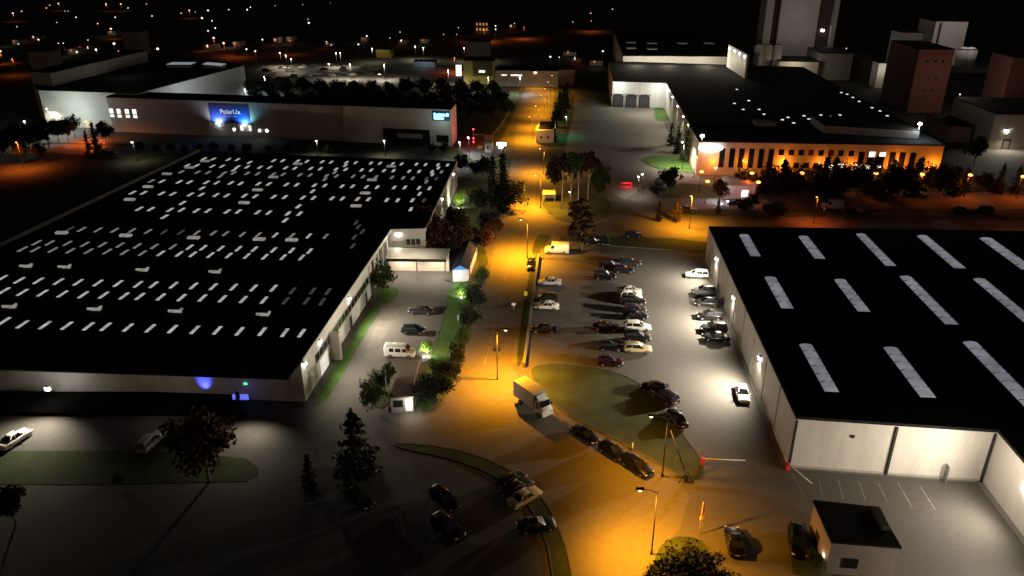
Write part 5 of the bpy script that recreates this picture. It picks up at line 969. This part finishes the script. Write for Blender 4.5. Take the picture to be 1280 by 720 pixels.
# low wall between road verge and car park
a, c = G(673, 322), G(655, 460); n = Vector((c.y - a.y, a.x - c.x, 0)).normalized() * .15
lw_ = thing('low_wall', 'long low dark wall between the road verge and the car park', 'wall', (a + c) / 2); b = MB(); b.prism([(a + n)[:2], (c + n)[:2], (c - n)[:2], (a - n)[:2]], 0, .95); b.obj('wall', mat('wall_dark', (.10, .085, .07), .85, var=.25), lw_)
b = MB(); n2 = n * 1.5; b.prism([(a + n2)[:2], (c + n2)[:2], (c - n2)[:2], (a - n2)[:2]], .955, 1.03); b.obj('coping', concrete, lw_)
def sign(px, label, m, h=2.4, w_=.6, hh=.6, face=None, name='road_sign', cat='sign'):
    p = G(*px); t = thing(name, label, cat, p); b = MB(); b.tube([(0, 0, 0), (0, 0, h)], .05, 6); b.obj('pole', steel, t, (0, 0, 0))
    b = MB(); b.box((0, -.08, h - hh), w_, .06, hh, face or 0); b.obj('sign_panel', m, t, (0, 0, 0)); return t
sign((642, 391), 'small white road sign by the verge opposite the low wall', white_pl, 2.0, .7, .5)
sign((657, 376), 'small yellow sign on the verge beside the low wall', yellowm, 2.0, .6, .9)
sign((622, 442), 'dark sign board at the road edge under the nearer lamp', darkm, 1.6, 1.0, .7)
sign((1029, 268), 'small pale sign beside the slim reddish lamp', white_pl, 1.8, .4, .5)
sign((790, 566), 'pale post sign on the grass island', white_pl, 1.6, .16, .8)
sign((573, 405), 'pale notice on the left verge of the road', white_pl, 1.8, .3, 1.0)
sign((513, 313), 'slim pale sign at the hall corner behind the canopy', white_pl, 3.0, .3, 2.0)
p = G(627, 186); t = thing('glowing_sign', 'long white glowing sign board beside the banner building gate', 'sign', p); b = MB(); b.box((0, 0, 0), 2.8, .3, 1.0, -YAW); b.obj('base', cladg, t, (0, 0, 0)); b = MB(); b.box((0, 0, 1.01), 3.1, .35, 1.1, -YAW); b.obj('sign_panel', emat('white_sign', (1, 1, .97), 4), t, (0, 0, 0))
# gate with red lamps
p = G(592, 181); t = thing('gate_gantry', 'steel gantry gate with red signal lamps by the banner building', 'gate', p)
b = MB(); b.tube([(0, 0, 0), (0, 0, 5.2)], .12); b.tube([(0, 0, 3.4), tuple(T * 4 + Vector((0, 0, 3.4)))], .09); b.tube([tuple(T * 4), tuple(T * 4 + Vector((0, 0, 3.4)))], .12); b.obj('frame', steel, t, (0, 0, 0))
for z_ in (5.3, 2.2, 1.0): b = MB(); b.ball((0, -.15, z_), .22); b.obj('signal_lamp', b_red, t, (0, 0, 0))
light(t, (-.5, 1.5, 4.5), (1, .02, .06), 350, rad=.2, local=True)
q = [G(606, 179, 3), G(615, 179, 3), G(616, 170, 3), G(607, 170, 3)]; bo_ = building('gate_booth', 'small pale gate booth beside the red-lamped gantry', [(p.x, p.y) for p in q], 3, clad, cladg, .2, .15); b = MB(); wall_rect(b, Vector((q[0].x, q[0].y, 0)), T, -D, .6, 1.2, 1.2, 2.0, .05); b.obj('window', glassd, bo_)
p = G(600, 186); t = thing('grit_bin', 'yellow-green grit bin at the edge of the pale court', 'bin', p); b = MB(); b.box((0, 0, 0), 1.6, .9, .8); b.obj('bin_body', mat('hi_vis', (.5, .6, .03), .6, var=.05), t, (0, 0, 0)); b = MB(); b.box((0, 0, .803), 1.7, 1.0, .18); b.obj('lid', yellowm, t, (0, 0, 0))
p = G(789, 233); t = thing('barrier_gate', 'small barrier glowing red at the lorry court entrance', 'barrier', p); b = MB(); b.box((0, 0, 0), .5, .5, 1.0); b.obj('post', redm, t, (0, 0, 0)); b = MB(); b.box((-1.3, 0, .9), 3, .12, .14); b.obj('boom', emat('red_boom', (1, .03, .05), .8, (.5, .02, .02)), t, (0, 0, 0)); light(t, (-1.2, -.6, 1.0), (1, .03, .06), 90, local=True)
p = G(742, 238); sign((825, 237), 'small pale kiosk sign below the oval lawn', emat('pale_kiosk', (.9, .9, 1), .25), 1.6, 1.4, 1.4)
# flags near the planted bed
p = G(874, 668); t = thing('flag_pole', 'slim pole with a red-and-white flag beside the planted bed', 'flag', p); b = MB(); b.tube([(0, 0, 0), (0, 0, 4.6)], .05); b.obj('pole', clad, t, (0, 0, 0))
b = MB(); 
for i in range(6):
    z_ = 3.9 - i * .45; b.box((.06 + .07 * math.sin(i * 1.4), .04, z_ - .45), .12 + .35 * (1 - i / 9), .05, .449, .4 * math.sin(i * 1.9), i % 2)
b.obj('flag', [redm, clad], t, (0, 0, 0))
# fence round the side yard entrance bed and the island shelter
def rail_fence(pts, label, h=1.1):
    P_ = [G(*p) for p in pts]; c = sum(P_, Vector()) / len(P_); t = thing('rail_fence', label, 'fence', c); rails = MB()
    for zz in (h * .5, h): rails.tube([p + Vector((0, 0, zz)) for p in P_], .04, 5)
    rails.obj('rail', steel, t)
    for a_, b_ in zip(P_, P_[1:]):
        n_ = max(1, int((b_ - a_).length / 4))
        for k in range(n_): pm_ = a_ + (b_ - a_) * k / n_; b = MB(); b.tube([pm_, pm_ + Vector((0, 0, h))], .05, 5); b.obj('post', steel, t)
rail_fence([(606, 182), (626, 160), (640, 135), (652, 112)], 'steel rail fence climbing the left verge of the far road')
rail_fence([(700, 283), (760, 279)], 'short rail fence at the front of the junction island')
# exit sign on the hall front
p = G(316, 484, 3.0); b = MB(); b.box(Vector((0, 0, 0)) + wA - fa * 8.5 - inw * .1 + Vector((0, 0, 2.6)), .5, .1, .25, math.atan2(fa.y, fa.x)); b.obj('exit_lamp', emat('exit_green', (.1, 1, .4), 1.5), hall)
# bus shelter strip on the island
q = [G(678, 243, 2.4), G(694, 243, 2.4), G(694, 238, 2.4), G(679, 238, 2.4)]
bs = thing('bus_shelter', 'small lit shelter at the road corner of the junction island', 'bus shelter', sum(q, Vector()) / 4 - Vector((0, 0, 2.4))); b = MB(); b.prism([(p.x, p.y) for p in q], 2.4, 2.55); b.obj('roof', clad, bs)
for p in q: b = MB(); pp = p + (sum(q, Vector()) / 4 - p) * .1; b.box((pp.x, pp.y, 0), .1, .1, 2.399); b.obj('post', steel, bs)
b = MB(); e_ = (q[2] - q[3]).normalized(); wall_rect(b, Vector((q[3].x, q[3].y, 0)), e_, -D, .4, 3.4, .3, 2.2, .05); b.obj('back_panel', cladw, bs)

# ------------------------------------------------------------------ world, sun, render
w = bpy.data.worlds.new('World'); S.world = w; w.use_nodes = True; nt = w.node_tree
sk = nt.nodes.new('ShaderNodeTexSky'); sk.sky_type = 'NISHITA'; sk.sun_disc = False; sk.sun_elevation = math.radians(4); sk.sun_rotation = math.radians(200)
bg = nt.nodes['Background']; bg.inputs['Strength'].default_value = .008; tint = nt.nodes.new('ShaderNodeMix'); tint.data_type = 'RGBA'; tint.blend_type = 'MULTIPLY'; tint.inputs[0].default_value = 1; tint.inputs[7].default_value = (1, .72, .62, 1); nt.links.new(sk.outputs['Color'], tint.inputs[6]); nt.links.new(tint.outputs[2], bg.inputs['Color'])
sl_ = bpy.data.lights.new('sun', 'SUN'); sl_.energy = .0015; sl_.angle = math.radians(.5); sl_.color = (1, .95, .88); so_ = bpy.data.objects.new('sun', sl_); COL.objects.link(so_)
so_.rotation_euler = (math.radians(60), 0, math.radians(20))
S.view_settings.view_transform = 'Standard'; S.view_settings.look = 'None'; S.view_settings.gamma = 1; S.view_settings.use_curve_mapping = False
S.view_settings.exposure = 0
S.render.engine = 'CYCLES'; cy = S.cycles
cy.use_denoising = True; cy.denoiser = 'OPENIMAGEDENOISE'; cy.max_bounces = 4; cy.diffuse_bounces = 2; cy.glossy_bounces = 2; cy.transmission_bounces = 2
cy.caustics_reflective = False; cy.caustics_refractive = False; cy.sample_clamp_indirect = 3; cy.sample_clamp_direct = 0; cy.use_light_tree = True
cy.use_adaptive_sampling = True; cy.adaptive_threshold = .01
